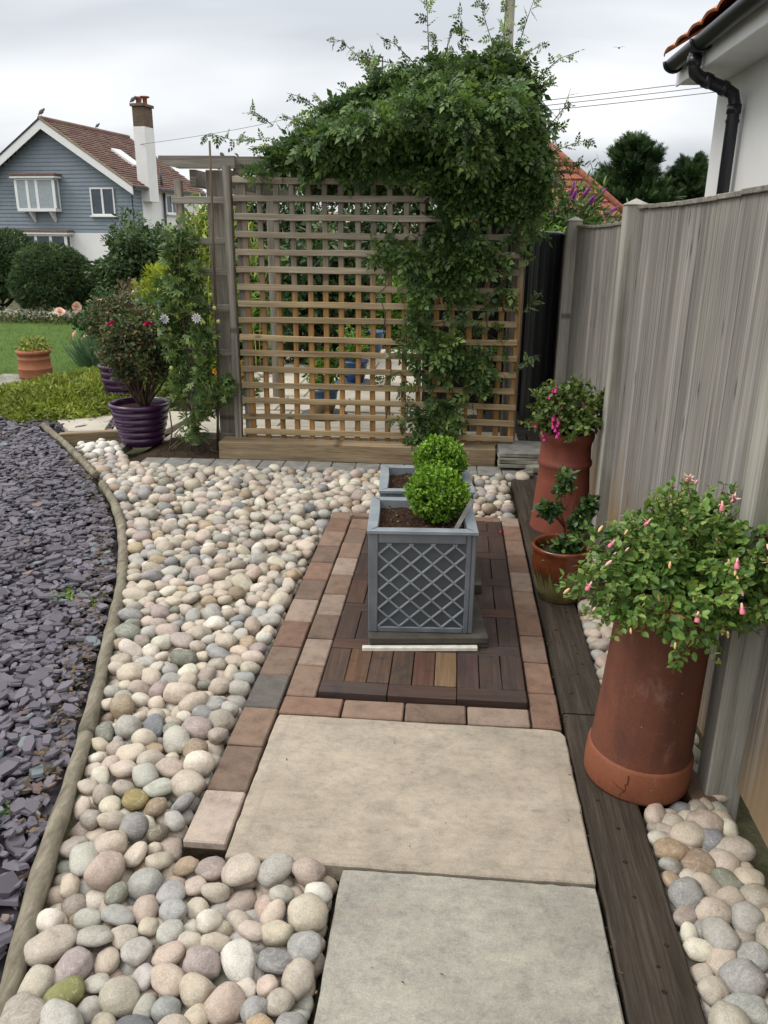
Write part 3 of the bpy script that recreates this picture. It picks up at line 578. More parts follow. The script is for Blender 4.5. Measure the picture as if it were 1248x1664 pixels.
# small weeds and dry litter along the edge
w_ = thing('weed_tuft', 'small green weed growing through the purple slate beside the log edging', 'weed', (-1.62, 3.02, -.02))
P = np.c_[rg.normal(0, .035, 60), rg.normal(0, .03, 60), rg.uniform(0, .02, 60)]; foliage('leaf_clump', P, unit(60)*[1, 1, .2], T_ROUND, .018, MAT['brightleaf'], w_, up=1)
for (x, y, lab) in ((-1.14, 1.70, 'tiny bright weed against the near length of log edging'), (-1.45, 2.98, 'tiny grass weed touching the far length of log edging')):
    w_ = thing('weed_tuft', lab, 'weed', (x-.03, y, -.02)); P = np.c_[rg.normal(0, .015, 26), rg.normal(0, .03, 26), rg.uniform(0, .015, 26)]; foliage('leaf_clump', P, unit(26)*[1, 1, .2], T_ROUND, .014, MAT['brightleaf'], w_, up=1)
n = 900; yy = rg.uniform(1.6, 5.2, n)**1.0; xx = edge_x(yy)-.05-np.abs(rg.normal(0, .05, n)); V, F = scatter(*T_DIAM, np.c_[xx, yy, rg.uniform(-.03, .004, n)], frames(unit(n)*[1, 1, .15], unit(n)*.3+[0, 0, 1]), rg.uniform(.012, .04, n))
o = link('dry_leaf_litter', np_mesh('dry_leaf_litter', V, F, MAT['brownleaf'], np.repeat(rg.random(n), 4)), kind='stuff'); o['label'] = 'dry brown leaf litter along the log edging'; o['category'] = 'leaf litter'
# --- log edging
lg = thing('log_edging', 'low weathered grey round log edging curving between purple slate and pale cobbles', 'edging', (-1.3, 2.9, 0))
cuts = [.75, 2.03, 3.42, 4.62, 5.0, 6.12]
ys_all = np.arange(.7, 6.15, .06)
for a, b in ((.60, 2.03), (2.045, 3.35), (3.36, 4.60), (4.78, 6.10)):
    yy = [q for q in ys_all if a < q < b]; yy = [a]+yy+[b]; pts = [(float(edge_x(q))+1.3-(0.12 if q < 1.05 else 0)*0, q-2.9, -.004+.004*math.sin(q*5)) for q in yy]
    if a == .60: pts = [(x+(1.05-q)*.25*(-1)*0 if q > 1.05 else -.845+1.3+(1.05-q)*.12*1.0*0, y2, z) for (x, y2, z), q in zip(pts, yy)]
    mb = MB(); mb.tube(pts, [.0245+.002*math.sin(q*9+a) + .002*math.sin(q*31) for q in yy], 14); mb.build('edging_log', MAT['log'], lg)
# --- concrete slabs
cp = structure('concrete_path', (-.07, 1.9, 0))
for (x0, x1, y0, y1, c, dz) in ((-.522, .388, 1.571, 2.205, (1.05, .99, .93), 0), (-.226, .385, .72, 1.563, (.93, .96, .97), -.002)):
    mb = MB(); nx, ny = 24, 20
    # slightly uneven slab: chipped outline, rounded top edge
    per = [(x0+(x1-x0)*i/nx, y0) for i in range(nx)]+[(x1, y0+(y1-y0)*i/ny) for i in range(ny)]+[(x1-(x1-x0)*i/nx, y1) for i in range(nx)]+[(x0, y1-(y1-y0)*i/ny) for i in range(ny)]
    per = [(x+random.gauss(0, .0009), y+random.gauss(0, .0009)) for x, y in per]
    def cr(q, d):  # pull the corners in
        x, y = q
        for cx in (x0, x1):
            for cy in (y0, y1):
                k = abs(x-cx)+abs(y-cy)
                rr_ = .022 if (cx == x1 and cy == y1 and y1 > 2) else .005
                if k < rr_: x += (rr_-k)*.5*(1 if cx == x0 else -1); y += (rr_-k)*.5*(1 if cy == y0 else -1)
        return (x, y)
    per = [cr(q, 0) for q in per]; ctr = ((x0+x1)/2, (y0+y1)/2)
    bed0 = [(x-ctr[0], y-ctr[1]) for x, y in per]; mb.prism(bed0, -.05, dz, .004); mb.build('slab', MAT['concrete'], cp, loc=(ctr[0]+.07, ctr[1]-1.9, 0), color=c)
# --- block pavers
bp = structure('brick_paving', (-.13, 3.0, 0)); BO = (-.13, 3.0)
BRC = {'brown': (.158, .112, .084), 'red': (.185, .114, .082), 'grey': (.125, .112, .10), 'tan': (.265, .20, .155), 'pink': (.40, .325, .27), 'mid': (.20, .136, .10), 'dark': (.12, .095, .08)}
def paver(x0, x1, y0, y1, c, z=0.0, tz=0.0):
    g_ = .003; mb = MB(); cx, cy = (x0+x1)/2, (y0+y1)/2; hx, hy = (x1-x0)/2-g_, (y1-y0)/2-g_
    mb.box(-hx, hx, -hy, hy, -.05, 0, .004, jit=.0008); mb.build('brick', MAT['brick'], bp, loc=(cx-BO[0], cy-BO[1], z+random.uniform(-.0015, .0015)), rot=(random.gauss(0, .004), random.gauss(0, .004), random.gauss(0, .006)), color=(lambda s_: tuple(v*s_ for v in BRC[c]))(random.uniform(.9, 1.1)))
seq = ['pink', 'brown', 'mid', 'grey', 'brown', 'red', 'tan', 'brown', 'red', 'brown', 'mid', 'red', 'mid']
for i, c in enumerate(seq): y0 = 1.612+i*.2085; paver(-.645, -.527, y0, min(y0+.2085, 4.225), c)
seq2 = ['mid', 'tan', 'brown', 'tan', 'mid', 'tan', 'mid', 'brown', 'mid', 'mid']
for i, c in enumerate(seq2): y0 = 2.322+i*.2045; paver(-.525, -.418, y0, min(y0+.2045, 4.12), c)
for i, c in enumerate(['red', 'mid', 'brown', 'tan']): w2 = (.288+.525)/4; paver(-.525+i*w2, -.525+(i+1)*w2, 2.212, 2.318, c)
seq3 = ['pink', 'red', 'mid', 'red', 'mid', 'tan', 'red', 'mid', 'red', 'tan']
for i, c in enumerate(seq3): y0 = 2.212+i*.2085; paver(.290, .387, y0, min(y0+.2085, 4.225), 'red' if c == 'pink' else c)
for i, c in enumerate(['mid', 'red', 'mid', 'red']): w2 = (.288+.525)/4; paver(-.525+i*w2, -.525+(i+1)*w2, 4.124, 4.225, c)
mb = MB(); mb.prism([(-.645-BO[0], 1.612-BO[1]), (-.528-BO[0], 1.612-BO[1]), (-.528-BO[0], 2.21-BO[1]), (.386-BO[0], 2.21-BO[1]), (.386-BO[0], 4.22-BO[1]), (-.645-BO[0], 4.22-BO[1])], -.07, -.02); mb.build('bedding', MAT['soil'], bp)
# --- basket-weave hardwood blocks
wp = structure('wood_block_paving', (-.065, 3.2, 0)); WO = (-.065, 3.2); W3 = (.284+.413)/3
def wblock(x0, x1, y0, y1, c=None, along='y'):
    mb = MB(); hx, hy = (x1-x0)/2-.0015, (y1-y0)/2-.0015; c = c or random.choice([(.062, .036, .026), (.054, .032, .024), (.08, .042, .027), (.068, .038, .028), (.055, .037, .030)])
    if along == 'x': hx, hy = hy, hx
    mb.box(-hx, hx, -hy, hy, -.06, 0, .002, jit=.0005); mb.build('wood_block', MAT['blockwood'], wp, loc=((x0+x1)/2-WO[0], (y0+y1)/2-WO[1], .014+random.uniform(-.0015, .002)), rot=(0, 0, (R(90) if along == 'x' else 0)+random.gauss(0, .003)), color=c)
y = 2.328; row = 0; frontc = [(.075, .045, .03), (.10, .052, .028), (.085, .05, .034), (.07, .045, .03), (.085, .042, .03), (.165, .105, .055), (.062, .036, .03), (.06, .038, .028), (.055, .035, .027)]
while y < 4.1:
    y1 = min(y+.075, 4.118)
    for i in range(3): wblock(-.413+i*W3, -.413+(i+1)*W3, y, y1, None, 'x')
    y = y1+.001
    if y > 4.09: break
    y1 = min(y+.235, 4.118)
    for i in range(9): wblock(-.413+i*W3/3, -.413+(i+1)*W3/3, y, y1, frontc[i] if row == 0 else None)
    y = y1+.001; row += 1
# --- timber sleepers flush with the path
def sleeper(y0, y1, lab, x0=.395, x1=.548):
    t = thing('railway_sleeper', lab, 'sleeper', ((x0+x1)/2, (y0+y1)/2, 0), group='dark sleepers laid flush beside the path')
    mb = MB(); nseg = 30; hx = (x1-x0)/2; hy = (y1-y0)/2
    rows = []
    for i in range(nseg+1):
        yy = -hy+2*hy*i/nseg; a = -hx+random.gauss(0, .0012); b = hx+random.gauss(0, .0012); rows.append([(a, yy, -.06), (a, yy, -.006), (a+.005, yy, 0), (b-.005, yy, 0), (b, yy, -.006), (b, yy, -.06)])
    V = [v for r2 in rows for v in r2]; F = [(i*6+k, i*6+k+1, (i+1)*6+k+1, (i+1)*6+k) for i in range(nseg) for k in range(5)]+[tuple(range(6)), tuple(nseg*6+k for k in range(6))]
    mb.add(V, F); mb.build('timber', MAT['sleeper'], t); h = MB(); yy = -hy+.12; k = 0
    while yy < hy-.05:
        xx = random.choice([-.028, .03, .0])+random.uniform(-.012, .012); rr_ = random.uniform(.0035, .0055); n = 10
        h.add([(xx+rr_*1.25*math.cos(a*2*math.pi/n), yy+rr_*math.sin(a*2*math.pi/n), .0012) for a in range(n)], [tuple(range(n))]); yy += random.uniform(.045, .15); k += 1
    h.build('bolt_holes', MAT['compost'], t)['kind'] = 'stuff'
sleeper(.7, 2.298, 'dark sleeper with bolt holes flush beside the concrete slabs'); sleeper(2.306, 4.985, 'far dark sleeper beside the brick and wood block paving, under the glazed pot')
# --- grey block row in front of the trellis beam
gr = structure('grey_block_row', (-.7, 5.17, 0)); x = -2.10
while x < .72:
    w2 = .163; yc = 5.155+(x+1.6)*.02; mb = MB(); c = random.choice([(.20, .195, .175), (.24, .225, .19), (.17, .175, .17)])
    mb.box(-w2/2+.002, w2/2-.002, -.098, .098, -.05, 0, .005, jit=.001); mb.build('grey_block', MAT['greypaver'], gr, loc=(x+w2/2+.7, yc-5.17, -.004+random.uniform(-.002, .002)), rot=(0, 0, .02+random.gauss(0, .006))); x += w2
bd = structure('soil_bed', (-1.9, 5.5, 0)); mb = MB(); nx, ny = 26, 22; V = []
for j in range(ny+1):
    for i in range(nx+1):
        u, v_ = i/nx, j/ny; x = -.34+.75*u; y = -.26+.68*v_; e2 = min(u, 1-u, v_, 1-v_)*5; V.append((x, y, -.05+.055*min(1, e2)+.012*noise.noise(Vector((x*9, y*9, 0)))+.006*noise.noise(Vector((x*40, y*40, 0)))))
mb.add(V, [(j*(nx+1)+i, j*(nx+1)+i+1, (j+1)*(nx+1)+i+1, (j+1)*(nx+1)+i) for j in range(ny) for i in range(nx)], True); mb.build('soil', MAT['soil'], bd)
# --- flagstones by the purple pots
fs = structure('flagstone_path', (-2.9, 6.3, 0))
for pl2 in ([(-3.31, 6.36), (-2.99, 5.93), (-2.72, 5.97), (-2.92, 6.72), (-3.16, 6.66)], [(-2.66, 5.97), (-2.25, 6.1), (-2.2, 6.75), (-2.83, 6.76)], [(-2.1, 6.1), (-1.75, 6.05), (-1.6, 6.9), (-2.05, 6.9)]):
    pl2 = pl2 if sum((b[0]-a[0])*(b[1]+a[1]) for a, b in zip(pl2, pl2[1:]+pl2[:1])) < 0 else pl2[::-1]
    cx = sum(q[0] for q in pl2)/len(pl2); cy = sum(q[1] for q in pl2)/len(pl2)
    MB().prism([(x-cx, y-cy) for x, y in pl2], -.05, -.003, .006).build('flagstone', MAT['paleslab'], fs, loc=(cx+2.9, cy-6.3, 0))
t = thing('timber_strip', 'narrow tan timber strip behind the white pebbles left of the purple pot', 'timber', (-2.72, 5.84, 0), R(24)); MB().box(-.27, .42, -.03, .03, -.06, .022, .005).build('board', MAT['beam'], t)
t = thing('slate_slab', 'flat grey slab among the white pebbles in front of the purple pot', 'slab', (-2.5, 5.44, .0), R(20)); MB().prism([(-.18, -.05), (.1, -.12), (.2, .1), (-.05, .13)], -.05, .0, .004).build('slab', MAT['slatestone'], t)
# --- patio behind the trellis
pt = structure('patio', (-.9, 7.6, 0)); rgp = random.Random(4); y = 5.72
for j in range(9):
    x = -1.95+rgp.uniform(-.3, 0); h = .6
    while x < -.25:
        w2 = rgp.choice([.6, .6, .9]); mb = MB(); mb.box(-w2/2+.006, w2/2-.006, -h/2+.006, h/2-.006, -.05, 0, .006, jit=.002); mb.build('paving_slab', MAT['paleslab'], pt, loc=(x+w2/2+.9, y+h/2-7.6, -.006+rgp.uniform(-.002, .002))); x += w2
    y += h+(.05 if j == 1 else 0)
for j in range(16):
    for i in range(5):
        mb = MB(); mb.box(-.145, .145, -.112, .112, -.05, 0, .005); mb.build('dark_block', MAT['darkslab'], pt, loc=(-.12+i*.3+.9+(.15 if j % 2 else 0)-.1+.06, 5.75+j*.23-7.6, -.008))
# --- lawn
lw = structure('lawn', (-8, 11, 0)); mb = MB(); polyl = [(-4.75, 7.7), (-4.3, 8.5), (-3.75, 9.4), (-3.2, 10.2), (-3.0, 13.2), (-5, 14.2), (-9, 14.4), (-22, 15), (-22, 6)]
mb.prism([(x+8, y-11) for x, y in polyl], -.08, .0)
lm = M('lawn_turf', .95, .1); co = lm.coord(rand=False); lm.col(lm.ramp(lm.noise(co, 2.5, 5, .7), [(.3, (.05, .09, .02)), (.7, (.095, .15, .035))])); lm.bump(lm.noise(co, 60, 3), .6, .02); mb.build('turf', lm.m, lw)
n = 26000; P = np.c_[rng.uniform(-11, -3, n), 7.6+(rng.random(n)**1.4)*6.8, np.zeros(n)]; s_, _ = poly_sdf(P[:, :2], polyl); P = P[s_ > 0]; n = len(P)
V, F = scatter(*T_BLADE, P-[8*-1, 11, 0], frames(unit(n)*.6+[0, 0, 1.2], unit(n)), rng.uniform(.03, .065, n)); F3 = F
link('grass', np_mesh('grass', V, F3, MAT['grass'], np.repeat(np.clip(rng.random(n)*.7+.3*fbm(P, .8, 3)+.1, 0, 1), 5)), lw, kind='stuff')
# ================================================================== trellis, pergola, fence
t = thing('timber_beam', 'squared tan treated timber beam lying under the trellis', 'beam', (-.65, 5.43, 0), .012)
MB().box(-.955, .955, -.115, .115, -.02, .105, .006, jit=.001).build('timber', MAT['beam'], t)
TY = 5.46
t = thing('garden_trellis', 'large square-grid wooden trellis standing on the tan timber beam', 'trellis', (-.52, TY, .105)); ZB = .105
def wavy(name, x0, x1, y, z, w2, th, mat, par, vert=False, amp=.003):
    n = 14; mb = MB(); ph = random.uniform(0, 9); bowA = random.gauss(0, amp); V = []
    for i in range(n+1):
        k = i/n; d = bowA*math.sin(k*math.pi)+.0014*math.sin(k*17+ph)+.001*noise.noise(Vector((k*9+ph, 0, 0)))
        wj = w2*(1+.05*math.sin(k*11+ph)); b = .003; L_ = x0+(x1-x0)*k
        pr_ = [(-wj+b, -th), (wj-b, -th), (wj, -th+b), (wj, th), (-wj, th), (-wj, -th+b)]
        for a, c in pr_:
            V.append((z+a+d, y+c, L_) if vert else (L_, y+c+.002*math.sin(k*6+ph), z+a+d))
    F = [(i*6+k, i*6+(k+1) % 6, (i+1)*6+(k+1) % 6, (i+1)*6+k) for i in range(n) for k in range(6)]+[tuple(range(6)), tuple(n*6+k for k in range(6))]
    return mb.add(V, F).build(name, mat, par)
for i in range(16):
    z = .045+i*.1095+random.gauss(0, .002); o = wavy('slat', -.935+.0, .948-.003*i+random.uniform(-.006, .006), -.012, z, .0195, .0095, MAT['slat'], t, amp=.005)
for i in range(18):
    x = -.875+i*.1058+random.gauss(0, .0025); wavy('batten', .0, 1.735, .0085, x, .018, .0095, MAT['batten'], t, vert=True, amp=.006)
wavy('frame_post', -.005, 1.77, .0, -.975, .023, .03, MAT['batten' if False else 'grey_wood_z'], t, vert=True, amp=.004)
wavy('frame_post', .0, 1.72, .035, -.90, .030, .02, MAT['grey_wood_z'], t, vert=True, amp=.004)
# --- pergola
pg = thing('pergola', 'weathered grey timber pergola of square posts and shaped beams behind the trellis', 'pergola', (-1.55, 5.62, 0))
def post(x, y, h, w2=.055, name='post'): MB().box(x-w2, x+w2, y-w2, y+w2, -.08, h, .005).build(name, MAT['grey_wood_z'], pg)
post(-.06, .02, 1.862, .06); post(-.12, 1.95, 1.835, .045); post(1.95, .05, 1.838, .05); post(1.9, 1.95, 1.835, .045)
post(-.30, -.055, 1.80, .024, 'side_post')
def shaped_beam(x0, x1, y, z0, z1, w2, along='x', ends=(1, 1), name='beam'):
    mb = MB(); pr_ = []
    def endp(s_, e2):
        if not e2: return [(s_, z0), (s_, z1)]
        d = 1 if s_ == x0 else -1; h = z1-z0
        return [(s_+d*.12, z0), (s_+d*.10, z0+h*.10), (s_+d*.045, z0+h*.22), (s_+d*.03, z0+h*.5), (s_+d*.0, z0+h*.72), (s_, z1)]
    a = endp(x0, ends[0]); b = endp(x1, ends[1]); pr_ = a+b[::-1]; n = len(pr_)
    V = [((u, y+s_*w2, z) if along == 'x' else (y+s_*w2, u, z)) for s_ in (-1, 1) for u, z in pr_]
    F = [tuple(range(n)), tuple(n+i for i in range(n))[::-1]]+[(i, (i+1) % n, n+(i+1) % n, n+i) for i in range(n)]
    return mb.add(V, F).build(name, MAT['grey_wood_x'], pg)
shaped_beam(-.40, .10, -.10, 1.865, 1.94, .022, ends=(1, 0)); shaped_beam(.075, 2.08, -.045, 1.84, 1.94, .022, ends=(0, 1))
shaped_beam(-.3, 2.02, 1.95, 1.84, 1.95, .022)
for x in (-.20, .03, .62, 1.2, 1.8): shaped_beam(-.06, 2.2, x, 1.76, 1.862, .02, 'y', (0, 1), 'cross_beam')
# ladder panel at the left side
for z in (.10, .37, .69, .99, 1.22, 1.42, 1.67): wavy('side_rail', -.33, .04 if z < 1.6 else .09, -.115, z, .022, .01, MAT['grey_wood_x'], pg)
t = thing('garden_cane', 'thin brown wooden stake leaning against the left end of the pergola', 'stake', (-1.60, 5.46, 0)); MB().tube([(-.06, 0, .0), (-.01, -.02, .7), (.0, -.03, 1.3), (.015, -.03, 2.02)], [.010, .009, .008, .007], 8).build('cane', MAT['bark'], t)
# ------------------------------------------------------------------ fence
fn = thing('timber_fence', 'weathered grey close-board fence with square capped posts along the right side', 'fence', (.81, 4, 0))
bme = []
for k in range(6):
    mb = MB(); b = .052; n = 10; V = []; 
    for i in range(n+1):
        z = i/n; d = random.gauss(0, .0012); V += [(.0+d*.5, -b, z), (.010+d*.5, -b, z), (.0115+d*.5, b, z), (.001+d*.5, b, z)]
    # thick edge overlaps the thin one of its neighbour
    mb.add([(-x, y, z) for x, y, z in V], [(i*4+q, i*4+(q+1) % 4, (i+1)*4+(q+1) % 4, (i+1)*4+q) for i in range(n) for q in range(4)]+[(0, 1, 2, 3), (n*4, n*4+1, n*4+2, n*4+3)]); bme.append(mb.mesh('board', MAT['fence']))
PAN = [(.10, 1.90, .05, 1.58, .012), (2.03, 3.87, .04, 1.585, -.008), (4.00, 5.84, .04, 1.53, .0), (5.97, 7.8, .03, 1.49, .0), (7.92, 9.75, .02, 1.46, 0), (9.87, 11.7, .02, 1.44, 0)]
for (y0, y1, z0, z1, xo) in PAN:
    n = int(round((y1-y0)/.0965)); w2 = (y1-y0)/n
    for i in range(n):
        o = link('board', random.choice(bme), fn, (xo+random.gauss(0, .0009), y0+w2*(i+.5)-4+random.gauss(0, .002), z0), (random.gauss(0, .0018), 0, random.gauss(0, .012))); kk = i/n
        o.scale = (1, w2/.104*.968, z1-z0-.012*math.sin(kk*math.pi)+random.gauss(0, .001))
    rail = MB(); n = 8
    for i in range(n): a, b = i/n, (i+1)/n; rail.box(xo-.022, xo+.022, y0+(y1-y0)*a-4, y0+(y1-y0)*b-4+.0005, z1-.012*math.sin((a+b)/2*math.pi)+.001, z1-.012*math.sin((a+b)/2*math.pi)+.017, .002)
    rail.build('capping_rail', MAT['grey_wood_x'], fn)
    MB().box(xo+.002, xo+.010, y0-4, y1-4, z0+.004, z1-.014, .001).build('added_backing', MAT['fence'], fn)  # added sheet closing the board gaps so the seams read as dark lines
    MB().box(xo+.012, xo+.035, y0-4, y1-4, z0+.25, z0+.33, .003).build('back_rail', MAT['grey_wood_x'], fn)
for (y, h, w2) in ((1.965, 1.61, .045), (3.935, 1.605, .045), (5.905, 1.575, .045), (7.86, 1.52, .045), (9.81, 1.49, .045)):
    mb = MB(); mb.box(-.072, .022, y-4-w2, y-4+w2, -.08, h, .004)
    b = .052; mb.add([(-b-.025, y-4-b, h), (b-.025, y-4-b, h), (b-.025, y-4+b, h), (-b-.025, y-4+b, h), (-.025, y-4, h+.028)], [(0, 1, 4), (1, 2, 4), (2, 3, 4), (3, 0, 4), (3, 2, 1, 0)]); mb.build('post', MAT['fence_post'], fn)
t = thing('water_butt', 'tall narrow black ribbed water butt beside the fence right of the trellis', 'water butt', (.675, 6.60, -.02)); seg = 72; V = []; F = []
for j, z in enumerate((0, .02, .7, 1.47, 1.50, 1.515)):
    for k in range(seg): rr_ = .118+(.004 if k % 6 < 3 else 0)+(.004 if j >= 4 else 0); V.append((rr_*math.cos(k*2*math.pi/seg), rr_*1.0*math.sin(k*2*math.pi/seg), z))
F = [(j*seg+k, j*seg+(k+1) % seg, (j+1)*seg+(k+1) % seg, (j+1)*seg+k) for j in range(5) for k in range(seg)]+[tuple(5*seg+k for k in range(seg))]
MB().add(V, F).build('barrel', MAT['blackplastic'], t); MB().lathe([(0, 1.53), (.1, 1.528), (.122, 1.52), (.122, 1.505)], 36).build('lid', MAT['blackplastic'], t)
t = thing('shade_shed', 'low near-black shed added in place of the shade behind the vine on the trellis', 'shed', (.14, 7.6, 0))  # added shed: its black boards stand in for shade behind the trellis
for i in range(10): MB().box(-.42+i*.09, -.333+i*.09, -.40, -.385, -.05, 1.62, .003).build('board', MAT['shade_wood'], t)
for i in range(8): MB().box(.462, .478, -.40+i*.1, -.303+i*.1, -.05, 1.62, .003).build('board', MAT['shade_wood'], t)
MB().box(-.40, .458, -.38, .5, -.05, 1.60, .003).build('wall', MAT['shade_wood'], t); MB().box(-.5, .52, -.46, .55, 1.625, 1.67, .004).build('roof', MAT['shade_wood'], t)
# stacked stone slabs at the right end of the trellis
for i, (z, dx_, lab, th, m_) in enumerate(((.018, .0, 'lowest thin grey slab of the stack right of the timber beam', .022, 'slatestone'), (.043, .006, 'second slab from the bottom of the stack by the timber beam', .02, 'slatestone'), (.066, -.004, 'third slab up in the small slab stack by the beam', .018, 'slatestone'), (.088, .0, 'broad tan top slab of the stack right of the timber beam', .03, 'beam'))):
    t = thing('stone_slab', lab, 'stone slab', (.47+dx_, 5.36, z), random.gauss(0, .02), 'stack of thin slabs right of the beam'); MB().box(-.15, .155, -.17, .19, 0, th, .004, jit=.003).build('slab', MAT['slatestone'] if i < 3 else MAT['greypaver'], t)
for (x, y, s_, z, lab) in ((.50, 5.10, .055, .0, 'small flat tan stone behind the red chimney pot'), (.555, 5.13, .07, .028, 'flat grey stone on top of the small tan stone behind the red pot')):
    t = thing('loose_stone', lab, 'stone', (x, y, z)); pv = [(s_*math.cos(a*.9)*random.uniform(.85, 1.1), s_*.6*math.sin(a*.9)) for a in range(7)]; MB().prism(pv, 0, .026, .004).build('stone', MAT['slatestone'], t)
t = thing('prop_brick', 'dark brown block lying between the large chimney pot and the fence', 'brick', (.725, 1.965, -.012), R(8)); MB().box(-.035, .035, -.07, .07, -.03, .02, .004, jit=.002).build('block', MAT['brick'], t).color = (.13, .085, .06, 1)
# ================================================================== planters
def planter(x, y, z, lab):
    t = thing('planter', lab, 'planter', (x, y, z), R(3.6), 'square faux-lead planters'); H = .405; b, tp = .194, .199
    def ring(mb, w0, w1, z0, z1, i0, i1):
        V = [(s1*w0, s2*w0, z0) for s1, s2 in ((-1, -1), (1, -1), (1, 1), (-1, 1))]+[(s1*w1, s2*w1, z1) for s1, s2 in ((-1, -1), (1, -1), (1, 1), (-1, 1))]
        return mb.add(V, [(k, (k+1) % 4, 4+(k+1) % 4, 4+k) for k in range(4)])
    # body shell with recessed face panels
    mb = MB(); inn = .163; th = .012
    mb.add([(-b+th, -b+th, 0), (b-th, -b+th, 0), (b-th, b-th, 0), (-b+th, b-th, 0)], [(3, 2, 1, 0)])
    for k in range(4):
        m4 = Matrix.Rotation(k*math.pi/2, 4, 'Z')
        def bx(x0, x1, z0, z1, y0, y1, mbb): mbb.box(x0, x1, y0, y1, z0, z1, .003, m4)
        bx(-b, -b+.035, 0, H-.012, -b, -b+.016, mb); bx(b-.035, b-.0165, 0, H-.012, -b, -b+.016, mb); bx(-b+.0355, b-.0355, 0, .022, -b+.001, -b+.016, mb); bx(-b+.0355, b-.0355, H-.05, H-.012, -b+.001, -b+.016, mb)
    mb.build('body', MAT['lead'], t)
    pn = MB()
    for k in range(4): pn.box(-b+.03, b-.03, -b+.0075, -b+.014, .015, H-.045, .001, Matrix.Rotation(k*math.pi/2, 4, 'Z'))
    pn.build('panel', MAT['lead_in'], t)
    lt = MB(); px0, px1, pz0, pz1 = -b+.036, b-.036, .023, H-.051; cw, ch = (px1-px0)/4, (pz1-pz0)/4.6
    for k in range(4):
        m4 = Matrix.Rotation(k*math.pi/2, 4, 'Z')
        for sg in (1, -1):
            for j in range(-6, 12):
                # line z = pz0 + off + sg*(x-px0)*ch/cw, clipped to the rectangle
                c0 = j*ch+(ch*.5 if False else 0); pts = []
                def zz_(x): return pz0+c0+(sg*(x-px0) + (0 if sg > 0 else 0))*ch/cw
                xa, xb = px0, px1
                for xl, zl in ((pz0, 0), (pz1, 0)):
                    pass
                # clip in x by z range
                s_ = sg*ch/cw; xz0 = px0+(pz0-(pz0+c0))/s_; xz1 = px0+(pz1-(pz0+c0))/s_; lo, hi = min(xz0, xz1), max(xz0, xz1); xa, xb = max(px0, lo), min(px1, hi)
                if xb-xa < .004: continue
                a = Vector((xa, -b+.0055, zz_(xa))); c = Vector((xb, -b+.0055, zz_(xb))); d = (c-a).normalized(); q = Vector((-d.z, 0, d.x))*.0042
                nn = Vector((0, -.0045, 0)); V = [a-q, a-q*.6+nn, a+q*.6+nn, a+q, c-q, c-q*.6+nn, c+q*.6+nn, c+q]; lt.add([m4 @ v for v in V], [(0, 1, 5, 4), (1, 2, 6, 5), (2, 3, 7, 6)])
    lt.build('lattice_relief', MAT['lead_hi'], t)
    rm = MB(); w2 = tp; ri = .163
    # flat rim with a slightly bowed inner edge
    for k in range(4):
        m4 = Matrix.Rotation(k*math.pi/2, 4, 'Z'); n = 10; V = []
        for i in range(n+1):
            u = -1+2*i/n; bow = .004*(1-u*u)
            V += [(u*w2, -w2, H-.012), (u*w2, -w2, H-.001), (u*(w2-.002), -w2+.002, H), (u*(ri-.002), -ri-.002+bow, H), (u*ri, -ri+bow, H-.002), (u*ri, -ri+bow, H-.07)]
        rm.add([m4 @ Vector(v) for v in V], [(i*6+q, i*6+q+1, (i+1)*6+q+1, (i+1)*6+q) for i in range(n) for q in range(5)])
    rm.build('rim', MAT['lead_hi'], t)
    so_ = MB(); n = 22; V = []
    for j in range(n+1):
        for i in range(n+1):
            x_, y2 = -ri+2*ri*i/n, -ri+2*ri*j/n; V.append((x_*1.02, y2*1.02, H-.035+.008*noise.noise(Vector((x_*20, y2*20, z)))+.006*noise.noise(Vector((x_*70, y2*70, z)))))
    so_.add(V, [(j*(n+1)+i, j*(n+1)+i+1, (j+1)*(n+1)+i+1, (j+1)*(n+1)+i) for j in range(n) for i in range(n)], True); so_.build('compost', MAT['compost'], t)
    n = 420; P = np.c_[rng.uniform(-.155, .155, (n, 2)), np.full(n, H-.03)+rng.uniform(-.004, .008, n)]; V, F = scatter(*T_DIAM, P, frames(unit(n)*[1, 1, .3], unit(n)), rng.uniform(.006, .016, n)); link('bark_chips', np_mesh('bark_chips', V, F, MAT['barkchip'], np.repeat(rng.random(n), 4)), t, kind='stuff')
    return t
MAT['barkchip'] = leafmat('bark_chip', [(0, (.02, .012, .008)), (.6, (.07, .04, .025)), (1, (.2, .13, .08))], .9, .0)
planter(-.100, 2.888, .062, 'nearer square grey planter with diamond lattice faces, front of the pair on the blocks'); planter(-.104, 3.368, .062, 'square grey planter directly behind the nearer one')
for (x, y, w2, h2, z0, z1, lab) in ((-.078, 2.885, .222, .225, .035, .061, 'upper dark slab under the nearer grey planter'), (-.078, 2.89, .224, .222, .014, .034, 'lower dark slab under the nearer grey planter'), (-.07, 3.37, .215, .215, .016, .061, 'dark slab under the far grey planter')):
    t = thing('plinth_slab', lab, 'slab', (x, y, z0), R(6.5 if y < 3 else 3), 'dark slabs under the planters'); MB().box(-w2, w2, -h2, h2, 0, z1-z0, .003, jit=.001).build('slab', MAT['darkslab'], t)
t = thing('white_batten', 'thin white strip lying in front of the slabs under the nearer planter', 'strip', (-.085, 2.650, .0155), R(6)); MB().box(-.213, .213, -.012, .012, 0, .014, .002, jit=.001).build('strip', MAT['whitetile'], t)
t = thing('plant_label', 'thin grey plant label leaning in the compost of the nearer planter', 'plant label', (.02, 2.765, .432)); MB().box(-.008, .008, -.001, .001, 0, .15, .0005, Matrix.Rotation(R(30), 4, 'Y') @ Matrix.Rotation(R(-25), 4, 'X')).build('label', MAT['greypaver'], t)
